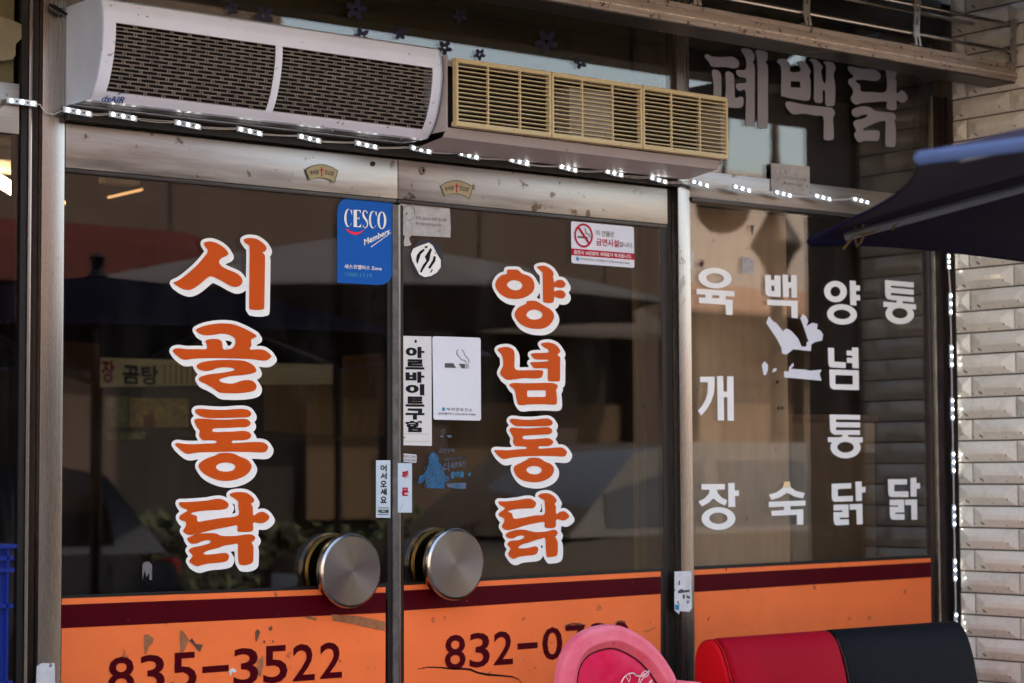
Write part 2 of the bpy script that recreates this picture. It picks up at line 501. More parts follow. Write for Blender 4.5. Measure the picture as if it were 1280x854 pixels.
# ================================================================== SHOPFRONT FRAME
fr = thing('shopfront_frame', 'stainless steel shopfront frame with posts and header around the glass doors', 'shopfront')
def post(x0, x1, y0=-0.012, y1=0.10, side=None, m=STEELV, z1=2.45, **k):
    return box('post', (x0, y0, 0), (x1, y1, z1), m, fr, bev=0.002, **k)
post(-0.055, -0.001, z1=2.6)
post(1.838, 1.885, y0=-0.014, z1=2.62)
# dark return of the left post, silver bead, black frame
box('frame_return', (-0.074, 0.006, 0), (-0.0565, 0.1, 2.6), BROWNF, fr)
box('silver_bead', (-0.083, -0.004, 0), (-0.0755, 0.01, 2.6), STEELV, fr, bev=0.001)
box('black_frame', (-0.099, 0.0, 0), (-0.0845, 0.0135, 2.6), BLACKF, fr)
box('door_jamb', (1.803, 0.012, 0), (1.8365, 0.1, 2.085), BLACKF, fr)
box('door_jamb', (1.7865, 0.0, 0), (1.8015, 0.02, 1.97), BROWNF, fr)
# right post: dark brown with a silver bead
box('post', (2.866, 0.006, 0), (2.9055, 0.1, 2.6), BROWNF, fr, bev=0.002, label='dark brown right hand post')
box('silver_bead', (2.907, -0.006, 0), (2.917, 0.05, 2.45), STEELV, fr, bev=0.001)
box('post', (2.919, -0.002, 0), (2.968, 0.1, 2.45), BROWNF, fr, bev=0.002)
box('led_channel', (2.97, -0.012, 0), (2.9785, -0.002, 2.45), BROWNF, fr)
# header over the doors (dark ledge with led string above the rails)
box('header', (-0.0005, -0.004, 2.085), (1.8365, 0.1, 2.33), STEELD, fr)
box('ledge', (-0.0005, -0.034, 2.079), (1.8365, -0.005, 2.096), BLACKF, fr)
box('header', (-0.6, -0.004, 2.04), (-0.106, 0.09, 2.15), STEEL, fr, bev=0.002)
box('header', (1.8865, -0.006, 2.055), (2.903, 0.09, 2.135), STEEL, fr, bev=0.002)
box('ledge', (1.8875, -0.02, 2.047), (2.8655, -0.0065, 2.058), STEELD, fr)
box('header', (-0.6, 0.001, 2.63), (2.97, 0.1, 2.75), STEELD, fr)
# seals beside window glass
box('black_frame', (1.8865, 0.001, 0), (1.893, 0.03, 2.045), BLACKF, fr)

# ================================================================== LETTER DATA (outlines measured on the photographed panes)
L = {}
# orange syllables, left door: scale 7.119
L['si'] = ((205, 285), 7.119, [
 [(355,135),(385,122),(430,122),(490,145),(545,185),(572,225),(562,245),(525,262),(495,285),(493,315),(520,345),(580,375),(640,400),(680,430),(698,465),(690,500),(660,522),(620,525),(570,505),(500,465),(425,432),(385,445),(320,500),(270,535),(225,552),(180,548),(130,525),(95,500),(83,487),(130,465),(200,415),(290,335),(360,255),(390,205),(365,165)],
 [(708,108),(735,92),(780,90),(830,100),(875,130),(905,160),(912,185),(900,208),(878,218),(897,245),(899,300),(896,500),(892,700),(885,722),(850,730),(790,728),(760,718),(758,690),(760,400),(762,200),(755,155),(725,135)]], [])
L['gol'] = ((205, 395), 7.119, [
 [(285,130),(300,112),(360,88),(440,72),(530,66),(620,75),(700,105),(780,145),(825,178),(800,198),(775,215),(778,260),(765,298),(830,297),(880,300),(920,320),(955,355),(945,375),(915,395),(870,397),(780,385),(600,378),(400,376),(270,380),(190,390),(150,380),(100,340),(78,315),(90,295),(130,287),(200,296),(300,295),(360,297),(383,285),(380,250),(368,235),(385,212),(440,205),(490,210),(515,230),(520,270),(530,297),(575,297),(610,285),(632,250),(633,210),(610,182),(560,162),(500,158),(440,168),(370,172),(320,160)],
 [(290,440),(330,415),(400,400),(500,392),(620,392),(720,402),(790,435),(820,475),(815,500),(770,515),(690,528),(600,535),(530,552),(492,568),(510,588),(560,600),(620,600),(680,580),(740,570),(790,580),(820,610),(822,640),(800,665),(740,680),(650,688),(560,687),(490,680),(440,645),(380,610),(325,585),(308,562),(330,540),(400,520),(500,508),(580,495),(630,480),(600,462),(530,458),(470,465),(420,485),(370,490),(320,480),(295,460)]], [])
L['tong'] = ((205, 498), 7.119, [
 [(275,115),(290,97),(330,94),(420,100),(520,103),(620,97),(700,94),(750,105),(775,130),(770,155),(740,168),(650,172),(500,176),(400,176),(340,165),(300,145)],
 [(270,200),(290,182),(340,180),(450,188),(560,190),(680,183),(740,187),(770,215),(762,240),(730,255),(650,258),(560,263),(450,268),(430,282),(440,298),(520,298),(620,295),(700,290),(750,298),(775,325),(765,355),(720,372),(640,374),(610,378),(608,398),(680,395),(760,390),(850,388),(900,400),(926,430),(915,465),(880,482),(780,478),(600,475),(440,478),(300,482),(210,494),(160,470),(115,430),(97,410),(120,398),(180,405),(260,408),(380,402),(460,398),(463,378),(400,374),(345,372),(320,345),(312,320),(318,290),(290,250)],
 [(308,610),(325,570),(380,535),(450,510),(490,490),(560,485),(620,492),(670,515),(740,545),(775,585),(778,620),(750,665),(690,705),(600,732),(510,732),(420,705),(350,665)]],
 [[(462,612),(490,582),(550,571),(610,582),(635,610),(610,642),(550,652),(490,642)]])
L['dak'] = ((205, 605), 7.119, [
 [(135,165),(200,162),(300,155),(380,148),(450,135),(510,135),(560,160),(575,190),(555,218),(500,230),(400,235),(300,245),(237,265),(290,285),(302,335),(380,325),(500,305),(655,282),(660,200),(658,155),(620,125),(585,100),(605,80),(660,72),(730,78),(780,110),(802,140),(795,165),(775,175),(790,210),(795,280),(840,255),(890,250),(935,285),(930,315),(890,345),(850,350),(795,345),(793,405),(770,425),(700,427),(655,420),(650,370),(580,380),(450,405),(350,430),(280,448),(215,452),(170,420),(195,375),(190,335),(150,322),(135,300),(150,275),(210,235),(150,205)],
 [(205,490),(240,465),(310,445),(390,437),(460,440),(510,460),(580,465),(660,460),(720,450),(780,450),(812,475),(800,505),(780,520),(795,560),(795,640),(790,695),(750,718),(690,722),(665,700),(658,600),(655,535),(600,540),(540,548),(480,570),(400,590),(352,615),(370,628),(440,625),(520,615),(565,620),(578,650),(560,685),(500,700),(400,708),(340,722),(290,732),(225,690),(255,640),(220,595),(250,568),(330,550),(400,530),(418,510),(390,500),(340,510),(290,530),(240,528)]], [])
L['yang'] = ((600, 320), 8.136, [
 [(275,155),(280,140),(330,138),(385,142),(410,165),(440,185),(500,205),(540,245),(555,300),(540,360),(490,405),(420,432),(350,438),(270,425),(200,380),(165,330),(155,285),(180,230),(225,195),(270,183)],
 [(580,118),(600,103),(650,100),(700,120),(740,155),(750,185),(742,210),(750,235),(755,270),(790,245),(840,248),(870,285),(855,318),(815,325),(765,315),(755,320),(755,360),(790,350),(840,352),(872,390),(855,425),(815,432),(765,418),(755,420),(752,460),(730,478),(680,478),(645,465),(640,400),(638,200),(632,165)],
 [(470,485),(475,462),(530,455),(575,460),(610,480),(660,510),(720,545),(750,590),(750,640),(710,700),(650,735),(580,742),(490,730),(410,690),(360,625),(355,580),(385,530),(440,500)]],
 [[(275,295),(300,260),(350,246),(405,262),(432,300),(410,335),(365,350),(310,335)],
  [(472,600),(500,560),(555,546),(610,562),(636,600),(610,635),(555,648),(500,635)]])
L['nyeom'] = ((600, 415), 8.136, [
 [(178,185),(200,162),(270,152),(320,168),(348,200),(352,280),(352,360),(380,388),(480,390),(600,388),(638,395),(640,430),(620,465),(560,473),(450,470),(380,478),(290,488),(245,470),(205,425),(215,385),(235,340),(232,270),(215,225)],
 [(620,125),(650,110),(710,108),(770,130),(810,175),(815,205),(788,235),(815,260),(815,350),(813,490),(790,503),(720,502),(692,490),(690,400),(685,372),(600,370),(550,368),(515,325),(520,308),(600,305),(690,298),(692,285),(640,282),(560,278),(525,245),(520,225),(560,215),(690,210),(692,180),(650,155)],
 [(300,545),(310,525),(360,518),(440,522),(560,520),(700,518),(760,525),(792,550),(775,590),(780,640),(782,720),(760,740),(650,735),(500,738),(420,745),(385,730),(370,670),(355,600),(330,570)]],
 [[(480,605),(495,595),(575,594),(660,595),(670,610),(668,650),(655,660),(575,661),(490,660),(480,645)]])
L['tong2'] = ((600, 510), 8.136, [
 [(302,130),(320,110),(370,112),(450,120),(560,118),(650,108),(700,110),(735,135),(738,160),(710,182),(600,187),(450,187),(370,185),(325,160)],
 [(300,225),(320,200),(380,203),(500,207),(620,198),(700,197),(735,225),(725,258),(680,270),(560,275),(450,283),(433,300),(450,318),(540,318),(640,310),(700,308),(742,335),(735,370),(690,388),(610,390),(595,400),(600,413),(680,410),(780,402),(840,405),(882,440),(880,470),(850,495),(760,490),(600,488),(420,495),(310,508),(240,520),(190,490),(150,445),(150,428),(200,428),(300,430),(400,420),(470,415),(470,398),(420,390),(365,388),(335,350),(340,310),(320,265)],
 [(343,630),(355,590),(410,560),(470,530),(500,510),(560,505),(615,515),(660,545),(720,570),(750,610),(745,665),(700,715),(620,748),(530,755),(430,735),(370,690)]],
 [[(472,632),(500,600),(550,590),(605,602),(630,632),(605,665),(550,676),(500,663)]])
L['dak2'] = ((600, 605), 8.136, [
 [(187,178),(260,178),(380,165),(460,150),(520,152),(565,185),(568,215),(540,245),(450,250),(350,258),(285,280),(325,300),(345,352),(430,345),(560,320),(655,308),(658,200),(650,165),(600,135),(597,112),(640,95),(700,97),(750,125),(778,160),(775,185),(760,205),(772,230),(775,305),(810,285),(860,278),(908,325),(890,352),(850,372),(778,362),(772,430),(740,448),(680,448),(655,430),(652,388),(560,400),(450,425),(360,455),(270,470),(222,435),(245,385),(240,350),(195,325),(195,295),(255,248),(205,215)],
 [(262,520),(290,490),(370,468),(450,465),(510,480),(580,490),(680,482),(750,465),(788,485),(785,515),(768,540),(790,590),(790,700),(770,735),(700,745),(678,735),(668,650),(662,555),(620,558),(570,570),(500,595),(430,615),(392,640),(400,655),(480,652),(560,635),(590,650),(588,690),(560,720),(470,730),(400,740),(335,762),(285,715),(310,660),(278,615),(310,580),(390,572),(450,545),(435,525),(390,530),(330,555),(285,548)]], [])
# grey syllables on the transom pane
L['pye'] = ((870, 40), 5.34, [
 [(58,165),(75,147),(110,165),(180,168),(240,165),(280,190),(288,225),(260,243),(200,235),(110,232),(85,200)],
 [(107,260),(140,255),(165,280),(170,350),(168,430),(150,480),(118,470),(118,350)],
 [(197,275),(220,265),(250,285),(255,340),(258,400),(262,440),(300,432),(318,450),(312,495),(280,508),(210,500),(180,470),(197,420),(200,350)],
 [(300,115),(360,118),(388,150),(390,185),(380,205),(392,240),(392,400),(390,610),(370,630),(335,625),(330,600),(332,400),(290,395),(268,370),(275,345),(330,340),(332,310),(290,300),(268,275),(275,255),(330,250),(332,180)],
 [(400,125),(470,135),(478,175),(465,205),(480,240),(480,400),(480,620),(460,645),(420,640),(412,610),(412,400),(410,200)]], [])
L['baek'] = ((870, 40), 5.34, [
 [(540,200),(560,180),(600,185),(630,220),(630,265),(690,265),(695,240),(675,210),(690,193),(730,205),(765,260),(757,290),(765,330),(763,440),(740,458),(700,455),(580,430),(568,400),(568,240)],
 [(755,185),(800,185),(845,230),(835,265),(848,330),(865,335),(868,230),(850,200),(910,205),(932,240),(918,290),(928,350),(926,480),(900,495),(865,485),(862,400),(845,395),(845,465),(820,475),(790,460),(788,400),(785,230)],
 [(597,480),(620,465),(720,485),(860,500),(910,510),(928,545),(915,580),(920,700),(900,722),(860,720),(852,700),(850,570),(800,560),(720,545),(650,550),(610,515)]],
 [[(632,328),(695,332),(697,373),(632,370)]])
L['dak3'] = ((1040, 60), 6.1, [
 [(125,140),(230,160),(320,165),(370,205),(360,240),(320,252),(240,243),(190,245),(185,262),(215,285),(222,330),(300,335),(412,330),(412,190),(400,150),(420,120),(485,140),(492,200),(480,230),(492,260),(493,345),(530,322),(565,350),(576,385),(550,415),(520,415),(492,398),(492,460),(470,475),(425,468),(414,450),(412,408),(300,415),(230,420),(180,432),(142,390),(160,345),(155,310),(125,270),(130,240),(165,218),(130,180)],
 [(150,485),(175,460),(240,445),(290,455),(330,480),(400,490),(460,495),(488,525),(475,565),(486,600),(485,730),(470,755),(425,752),(407,730),(408,600),(405,558),(350,565),(290,590),(238,615),(245,630),(300,628),(350,630),(365,655),(355,700),(330,710),(250,708),(205,720),(168,665),(185,630),(163,580),(180,552),(230,542),(265,525),(268,512),(240,508),(190,528),(160,515)]], [])
# white gothic syllables on the right window (straight outlines)
a853 = 8.533
E_ = lambda *a: [tuple(p) for p in ell(*a)]
W = []
W.append(('white syllable 육, first column top', (862, 320), a853, [E_(271,237,178,109,4), [(75,350),(480,377),(478,434),(385,428),(385,465),(460,470),(458,632),(388,627),(383,520),(100,503),(100,443),(168,446),(168,412),(75,408)]], [E_(272,238,95,53,4), [(240,418),(316,424),(316,453),(240,450)]]))
W.append(('white syllable 백, second column top', (862, 320), a853, [[(803,203),(866,205),(868,255),(903,257),(905,207),(970,210),(972,440),(840,430),(815,410),(808,380)], [(990,198),(1050,202),(1053,280),(1080,282),(1082,205),(1142,207),(1146,446),(1086,443),(1085,342),(1058,340),(1058,442),(998,438)], [(828,466),(1152,480),(1154,665),(1087,660),(1085,535),(828,525)]], [[(872,315),(903,317),(905,375),(872,373)]]))
W.append(('white syllable 양, third column top', (1012, 335), a853, [E_(276,252,122,113,10), [(428,135),(492,140),(494,185),(537,188),(537,245),(495,243),(496,288),(538,290),(540,348),(498,346),(500,402),(434,396)], E_(346,496,160,109,4)], [E_(275,253,53,54,0), E_(346,496,90,50,3)]))
W.append(('white syllable 통, fourth column top', (1012, 335), a853, [[(803,130),(1110,155),(1110,210),(868,188),(868,210),(1110,232),(1110,288),(868,265),(868,292),(1110,312),(1112,365),(992,354),(992,377),(1136,390),(1134,444),(786,414),(786,358),(928,372),(928,348),(870,343),(825,328),(806,290)], E_(962,492,152,108,4)], [E_(963,483,82,55,4)]))
W.append(('white syllable 개, first column middle', (862, 455), a853, [[(110,137),(266,137),(266,240),(258,320),(230,400),(185,480),(125,552),(88,500),(135,445),(170,380),(190,310),(195,195),(112,195)], [(293,130),(358,130),(362,296),(400,296),(400,132),(468,133),(472,606),(405,606),(402,355),(365,355),(368,604),(300,602)]], []))
W.append(('white syllable 념, third column below the first', (1012, 425), 5.3375, [[(122,52),(163,54),(165,145),(242,150),(240,188),(145,183),(130,175),(125,150)], [(283,50),(325,52),(328,190),(285,187),(285,155),(248,152),(248,118),(285,120),(283,105),(247,103),(247,70),(283,72)], [(132,197),(328,203),(330,335),(160,331),(140,318),(134,300)]], [[(172,234),(288,238),(288,298),(172,295)]]))
W.append(('white syllable 통, third column below 념', (1012, 425), 5.3375, [[(133,497),(337,502),(338,533),(176,530),(176,549),(338,550),(338,585),(176,582),(176,602),(337,602),(337,635),(256,633),(256,648),(355,650),(354,685),(122,682),(122,650),(218,650),(218,633),(165,632),(145,620),(137,600)], E_(240,717,101,73,1)], [E_(240,716,55,36,1)]))
W.append(('white syllable 장, first column bottom', (862, 585), a853, [[(126,172),(376,172),(376,230),(290,232),(300,270),(340,315),(403,348),(378,403),(310,370),(252,325),(205,370),(130,412),(95,358),(160,325),(205,275),(213,232),(126,230)], [(411,162),(480,160),(482,240),(526,240),(526,298),(484,300),(488,416),(414,418)], E_(308,540,180,121,0)], [E_(307,537,98,60,0)]))
W.append(('white syllable 숙 with a yellowed tip, second column bottom', (862, 585), a853, [[(1007,148),(1070,145),(1078,205),(1130,245),(1228,268),(1210,325),(1120,305),(1040,265),(960,315),(872,342),(845,285),(930,260),(990,215),(1005,180)], [(845,362),(1236,347),(1236,402),(1075,408),(1078,447),(1213,440),(1213,606),(1145,606),(1145,500),(875,512),(872,458),(1008,450),(1008,412),(845,420)]], []))
W.append(('white syllable 닭, third column bottom', (1012, 585), a853, [[(235,170),(444,162),(444,218),(300,226),(303,304),(463,297),(463,355),(270,361),(245,348),(237,320)], [(488,147),(555,145),(556,204),(597,202),(597,260),(558,263),(558,352),(494,354)], [(255,393),(414,390),(418,528),(322,531),(322,550),(418,547),(420,606),(285,612),(265,598),(256,560),(255,472),(350,470),(350,452),(255,455)], [(427,388),(563,383),(567,600),(504,604),(498,443),(428,447)]], []))
W.append(('white syllable 닭, fourth column bottom', (1012, 585), a853, [[(835,120),(1040,120),(1040,177),(903,178),(903,250),(1055,250),(1055,312),(870,310),(845,295),(838,260)], [(1075,107),(1138,105),(1140,162),(1178,162),(1178,220),(1142,222),(1140,306),(1078,306)], [(853,340),(1006,338),(1010,475),(915,476),(915,492),(1012,492),(1012,553),(885,553),(865,535),(856,500),(855,415),(945,415),(945,400),(854,400)], [(1017,338),(1145,337),(1148,552),(1086,552),(1083,398),(1018,396)]], []))

def orange_letter(key, parent, label):
    org, sc, adds, holes = L[key]
    org = np.array(org)
    adds = [spline(a, 4) for a in adds]; holes = [spline(h, 4) for h in holes]
    b = field_mesh('letter', adds, holes, org, sc, WHITEV, parent, -0.0012, off=30 / sc if sc < 8 else 31 / sc, sweep=(2.6, 4.2), step=0.9, label=label)
    field_mesh('letter_face', adds, holes, org, sc, ORANGEV, b, -0.0024, step=0.8)
    # dark cut line left by the knife round the orange face
    return b

# ================================================================== DOORS
def knob(parent, cx, cy, Y):
    c = G(cx, cy, Y)
    k = bpy.data.objects.new('knob', None); k.location = c; k.empty_display_size = .05
    link(k, parent)
    KM = mat('turned_steel', (0.27, 0.25, 0.24), 0.27, 1.0, var=0.06, vscale=4, aniso=0.85, spots=0.12, spotcol=(0.35, 0.3, 0.28), spotscale=25)
    KR = mat('knob_rim_steel', (0.34, 0.32, 0.305), 0.2, 1.0, var=0.06)
    KB = mat('brass_knob', (0.45, 0.30, 0.11), 0.3, 1.0, var=0.12)
    def disc(name, prof, m, off):
        # local z axis points towards the street so that the brushing runs round it
        vs, fs = [], []
        sg = 72
        for (r, h) in prof:
            for q in range(sg):
                t = 2 * math.pi * q / sg
                vs.append((r * math.cos(t), r * math.sin(t), h))
        for i in range(len(prof) - 1):
            for q in range(sg):
                fs.append((i * sg + q, i * sg + (q + 1) % sg, (i + 1) * sg + (q + 1) % sg, (i + 1) * sg + q))
        fs.append(tuple((len(prof) - 1) * sg + q for q in range(sg)))
        me = bpy.data.meshes.new(name); me.from_pydata(vs, [], fs); me.materials.append(m)
        bm = bmesh.new(); bm.from_mesh(me); bmesh.ops.recalc_face_normals(bm, faces=bm.faces[:])
        for f in bm.faces: f.smooth = len(f.verts) == 4
        for e in bm.edges:
            if len(e.link_faces) == 2 and e.calc_face_angle(0) > R(20): e.smooth = False
        bm.to_mesh(me); bm.free()
        o = bpy.data.objects.new(name, me); o.rotation_euler = (R(90), 0, 0); o.location = (0, off, 0)
        link(o, k)
        return o
    disc('knob_face', [(0.0815, -0.002), (0.0815, 0.0), (0.0808, 0.0008), (0.0805, 0.0008)], KM, 0)
    disc('knob_drum', [(0.03, -0.030), (0.080, -0.029), (0.0865, -0.024), (0.0885, -0.015), (0.0885, -0.008), (0.0865, -0.003), (0.0818, 0.0006), (0.0816, -0.003)], KR, 0)
    disc('knob_stem', [(0.022, -0.052), (0.022, -0.024)], KR, 0)
    disc('inner_knob', [(0.03, -0.066), (0.080, -0.066), (0.087, -0.070), (0.0885, -0.085), (0.085, -0.098), (0.05, -0.100)], KB, 0)
    return k

# left leaf
d1 = thing('glass_door', 'left glass door with orange lettering, blue pest control sticker and the number 835-3522', 'door')
box('glass_pane', (0.006, 0.0, 0.02), (0.887, 0.010, 1.974), GLASS, d1)
rail = box('top_rail', (0.002, -0.010, 1.9765), (0.8995, 0.03, 2.0745), STEEL, d1, bev=0.002)
box('rail_lip', (0.003, -0.006, 1.967), (0.899, 0.02, 1.976), STEELD, d1, bev=0.001)
box('edge_strip', (0.8885, -0.004, 0.02), (0.905, 0.02, 1.963), SEAL, d1, label='clear grey meeting strip')
box('edge_strip', (0.874, -0.0008, 0.02), (0.8878, -0.0001, 1.963), BLACKF, d1)
box('edge_strip', (0.0005, -0.002, 0.02), (0.0055, 0.02, 1.963), BLACKF, d1)
film = flat('bottom_film', [(74,748),(482,733),(481,1250),(60,1330)], FILMO, d1, -0.0012)
flat('stripe', [(74,756.3),(482,740.8),(482,766),(74,785.5)], MAROON, film, -0.0024)
flat('seal_line', [(72,744.5),(489,729),(489,733.5),(72,748.4)], BLACKF, d1, -0.0020)
for key, lb in (('si', 'orange syllable 시, top of the left column'), ('gol', 'orange syllable 골, second of the left column'), ('tong', 'orange syllable 통, third of the left column'), ('dak', 'orange syllable 닭, bottom of the left column')):
    orange_letter(key, d1, lb)
for ch, x0, x1, yt, yb in (('8', 135, 168, 821, 868), ('3', 175, 206, 818.5, 866), ('5', 214.5, 246, 815.5, 863), ('3', 292, 323, 810, 857), ('5', 329, 359.5, 807, 854), ('2', 366, 393.5, 805, 851), ('2', 400, 427.5, 803, 848)):
    text('digit', ch, [(x0, yt + 1), (x1, yt - 1), (x1, yb - 1), (x0, yb + 1)], MAROON, film, -0.0026, bold=0.012)
flat('digit_dash', [(253, 833.5), (286, 831), (286, 839), (253, 841.5)], MAROON, film, -0.0026)
# scuffs, tape scars and scraped spots on the film
SCAR = mat('tape_scar', (0.30, 0.12, 0.05), 0.5, var=0.35, vscale=60)
SCARD = mat('scraped_spot', (0.10, 0.05, 0.03), 0.7, var=0.4, vscale=90)
for P in ([(180,794),(185,793),(192,798),(191,804),(186,808),(184,815),(181,819),(180,806)],
          [(225,788),(229,789),(236,800),(231,812),(226,819),(225,802)],
          [(329,820),(322,826),(320,842),(326,846),(329,832)],
          [(414,768),(447,770),(481,777),(481,789),(440,780),(416,776)],
          [(380,771),(388,770),(396,773),(395,776),(387,774)]):
    flat('scuff', P, SCAR, film, -0.0025)
for P in ([(236,801),(240,798),(245,805),(254,806),(250,815),(246,812),(242,806)],
          [(319,790),(322,786),(325,790),(323,797),(320,803),(319,797)], [(335,786),(339,782),(341,786),(338,789)], [(329,801),(331,800),(332,804),(329,804)], [(340,800),(343,802),(341,804)]):
    flat('scuff', P, SCARD, film, -0.0028)
flat('scuff', [(286,838),(291,835),(296,838),(294,841),(290,840),(289,845),(287,844)], TAPE, film, -0.0030, label='pale paint fleck beside the dash')
knob(d1, 440, 713.7, -0.052)
# scraps and a doorstop shape seen on the pane
flat('scuff', [(178,706),(180,703),(186,702),(190,706),(190,725),(187,725),(186,716),(183,722),(181,713),(178,725)], mat('glue_residue', (0.14, 0.13, 0.13), 0.7), d1, -0.0012)

# blue pest control sticker
st = flat('sticker', rrect([(421.3, 245.2), (491, 249.6), (491, 357.5), (421.3, 353.5)], [0.30, 0, 0.30, 0]), BLUEP, d1, -0.0012, label='blue sticker with a red smile')
def letters_serif(parent):
    pass
for (cx0, cy0, rx, ry) in ((435.4, 272.5, 5.0, 11.3), (466.2, 274.7, 5.1, 11.0)):
    adds_ = [ell(cx0, cy0, rx, ry)]; cut = [ell(cx0 + .9, cy0, rx - 1.7, ry - .7), np.array([(cx0 + 1.6, cy0 - 5.5), (cx0 + 8, cy0 - 5.5), (cx0 + 8, cy0 + 6.5), (cx0 + 1.6, cy0 + 6.5)])]
    field_mesh('print', adds_, cut, np.array((0, 0)), 1, WHITEV, st, -0.0020, step=0.35)
    flat('print', [(cx0 + 3.2, cy0 - 10), (cx0 + 4.6, cy0 - 10), (cx0 + 4.6, cy0 - 3.5), (cx0 + 4.0, cy0 - 5)], WHITEV, st, -0.0021)
field_mesh('print', [ell(477.3, 275.6, 5.6, 11.0)], [ell(477.3, 275.6, 2.7, 10.1)], np.array((0, 0)), 1, WHITEV, st, -0.0020, step=0.35)
field_mesh('print', [np.array(q) for q in ([(442, 262.3), (446.2, 262.5), (446.2, 284), (442, 283.8)], [(446, 262.5), (451, 262.8), (451, 268), (450.2, 265.5), (448.8, 263.6), (446, 263.4)], [(446, 272.4), (448.3, 272.5), (449.2, 270.5), (449.2, 275.5), (448.3, 273.5), (446, 273.4)], [(446, 283), (448.8, 283), (450.6, 281), (451.3, 278.5), (451.3, 284.2), (446, 284)])], [], np.array((0, 0)), 1, WHITEV, st, -0.0020, step=0.35)
ribbon('print', [(459.3, 267), (457.8, 263.8), (455.4, 263.6), (453.9, 266.5), (454.6, 270.5), (457.2, 274.5), (459.3, 278.5), (458.8, 283), (456, 285), (453.5, 281.5)], lambda t: 0.8 + 1.9 * math.exp(-((t - .5) / .22) ** 2), WHITEV, st, -0.0020)
flat('print', [(432,285),(438,289),(444,290.5),(450,290),(456,286.5),(451,291.5),(445,293.8),(439,292.5),(434,289)], REDB, st, -0.0020)
text('print', 'Members', [(453, 300), (486.5, 285.5), (487.5, 291.5), (455.5, 307)], WHITEV, st, -0.0020, bold=0.02, shear=0.3)
flat('print', [(463.5, 308.5), (489, 290.5), (489, 291.3), (464, 309.3)], WHITEV, st, -0.0020)
text('print', '세스코멤버스 Zone', [(430.5, 330), (477, 333), (477, 338.5), (430.5, 335.8)], WHITEV, st, -0.0020, bold=0.012)
text('print', '1588-1119', [(431, 340.3), (465, 342.3), (465, 347.3), (431, 345.2)], CYANP, st, -0.0020, bold=0.015)
# welcome sticker
st = flat('sticker', [(470, 575.5), (488, 575.5), (488, 647.5), (470, 647)], PAPERB, d1, -0.0012, label='narrow pale sticker reading 어서오세요 WELCOME')
for i, ch in enumerate('어서오세요'):
    y = 581 + i * 9.9
    text('print', ch, [(475.5, y), (483.5, y), (483.5, y + 8.3), (475.5, y + 8.3)], INK, st, -0.0020, bold=0.035)
flat('print', [(472, 634.5), (486, 634.5), (486, 635.3), (472, 635.3)], INK, st, -0.0020)
flat('print', [(472, 643), (486, 643), (486, 643.8), (472, 643.8)], INK, st, -0.0020)
text('print', 'WELCOME', [(472.5, 637), (486, 637), (486, 641.5), (472.5, 641.5)], INK, st, -0.0020, bold=0.05)

# right leaf
d2 = thing('glass_door', 'right glass door with orange lettering, no smoking stickers and the number 832', 'door')
box('glass_pane', (0.9215, 0.0, 0.02), (1.785, 0.010, 1.974), GLASS, d2)
rail2 = box('top_rail', (0.9005, -0.0115, 1.9765), (1.8015, 0.03, 2.0745), STEEL, d2, bev=0.002)
box('rail_lip', (0.9005, -0.007, 1.967), (1.8015, 0.02, 1.976), STEELD, d2, bev=0.001)
box('edge_strip', (0.9065, -0.003, 0.02), (0.912, 0.02, 1.963), STEELV, d2)
box('edge_strip', (0.9125, -0.0022, 0.02), (0.921, 0.012, 1.963), BLACKF, d2)
film2 = flat('bottom_film', [(505,731.5),(826,714.3),(826,1150),(505,1240)], FILMO, d2, -0.0012)
flat('stripe', [(505,738.3),(826,720.8),(826,742.3),(505,763.3)], MAROON, film2, -0.0024)
flat('seal_line', [(500,728.5),(829.5,710.5),(829.5,713.8),(500,732)], BLACKF, d2, -0.0020)
flat('seal_line', [(826,714),(829.5,713.8),(829.5,1150),(826,1150)], BLACKF, d2, -0.0020)
for key, lb in (('yang', 'orange syllable 양, top of the right column'), ('nyeom', 'orange syllable 념, second of the right column'), ('tong2', 'orange syllable 통, third of the right column'), ('dak2', 'orange syllable 닭, bottom of the right column')):
    orange_letter(key, d2, lb)
for ch, x0, x1, yt, yb in (('8', 556, 582, 793.5, 837.5), ('3', 587, 612.3, 791, 834.3), ('2', 617.3, 641.2, 789, 831), ('0', 678, 703, 784, 825), ('7', 707, 732, 781.5, 822), ('3', 738, 761, 778.5, 819), ('2', 767, 788, 777.5, 816)):
    text('digit', ch, [(x0, yt + .8), (x1, yt - .8), (x1, yb - .8), (x0, yb + .8)], MAROON, film2, -0.0026, bold=0.012)
flat('digit_dash', [(647, 804.5), (672, 802.8), (672, 810), (647, 812)], MAROON, film2, -0.0026)
# crack line in the film
cr = [(522,836.5),(535,834),(552,834.5),(565,836),(578,836),(588,837),(597,841),(610,843.5),(625,844.5),(640,846),(648,849),(653,855)]
up = [(x, y - (0.3 + 1.1 * math.sin(math.pi * i / 11))) for i, (x, y) in enumerate(cr)]; dn = [(x, y + (0.3 + 0.9 * math.sin(math.pi * i / 11))) for i, (x, y) in enumerate(cr)]
flat('crack', up + dn[::-1], INK, film2, -0.0026)
flat('crack', [(804,789),(812,787.5),(818,784.5),(820,782),(818.3,785.2),(812,788.3),(805,789.8)], SCAR, film2, -0.0026)
flat('scuff', [(706,784),(716,780.5),(726,782),(729,780),(724,779),(716,778.8),(708,781)], SCARD, film2, -0.0029)
flat('scuff', [(769,780),(776,777),(783,779),(781,777),(776,775.5),(771,777)], SCARD, film2, -0.0029)
knob(d2, 570.7, 705.5, -0.052)
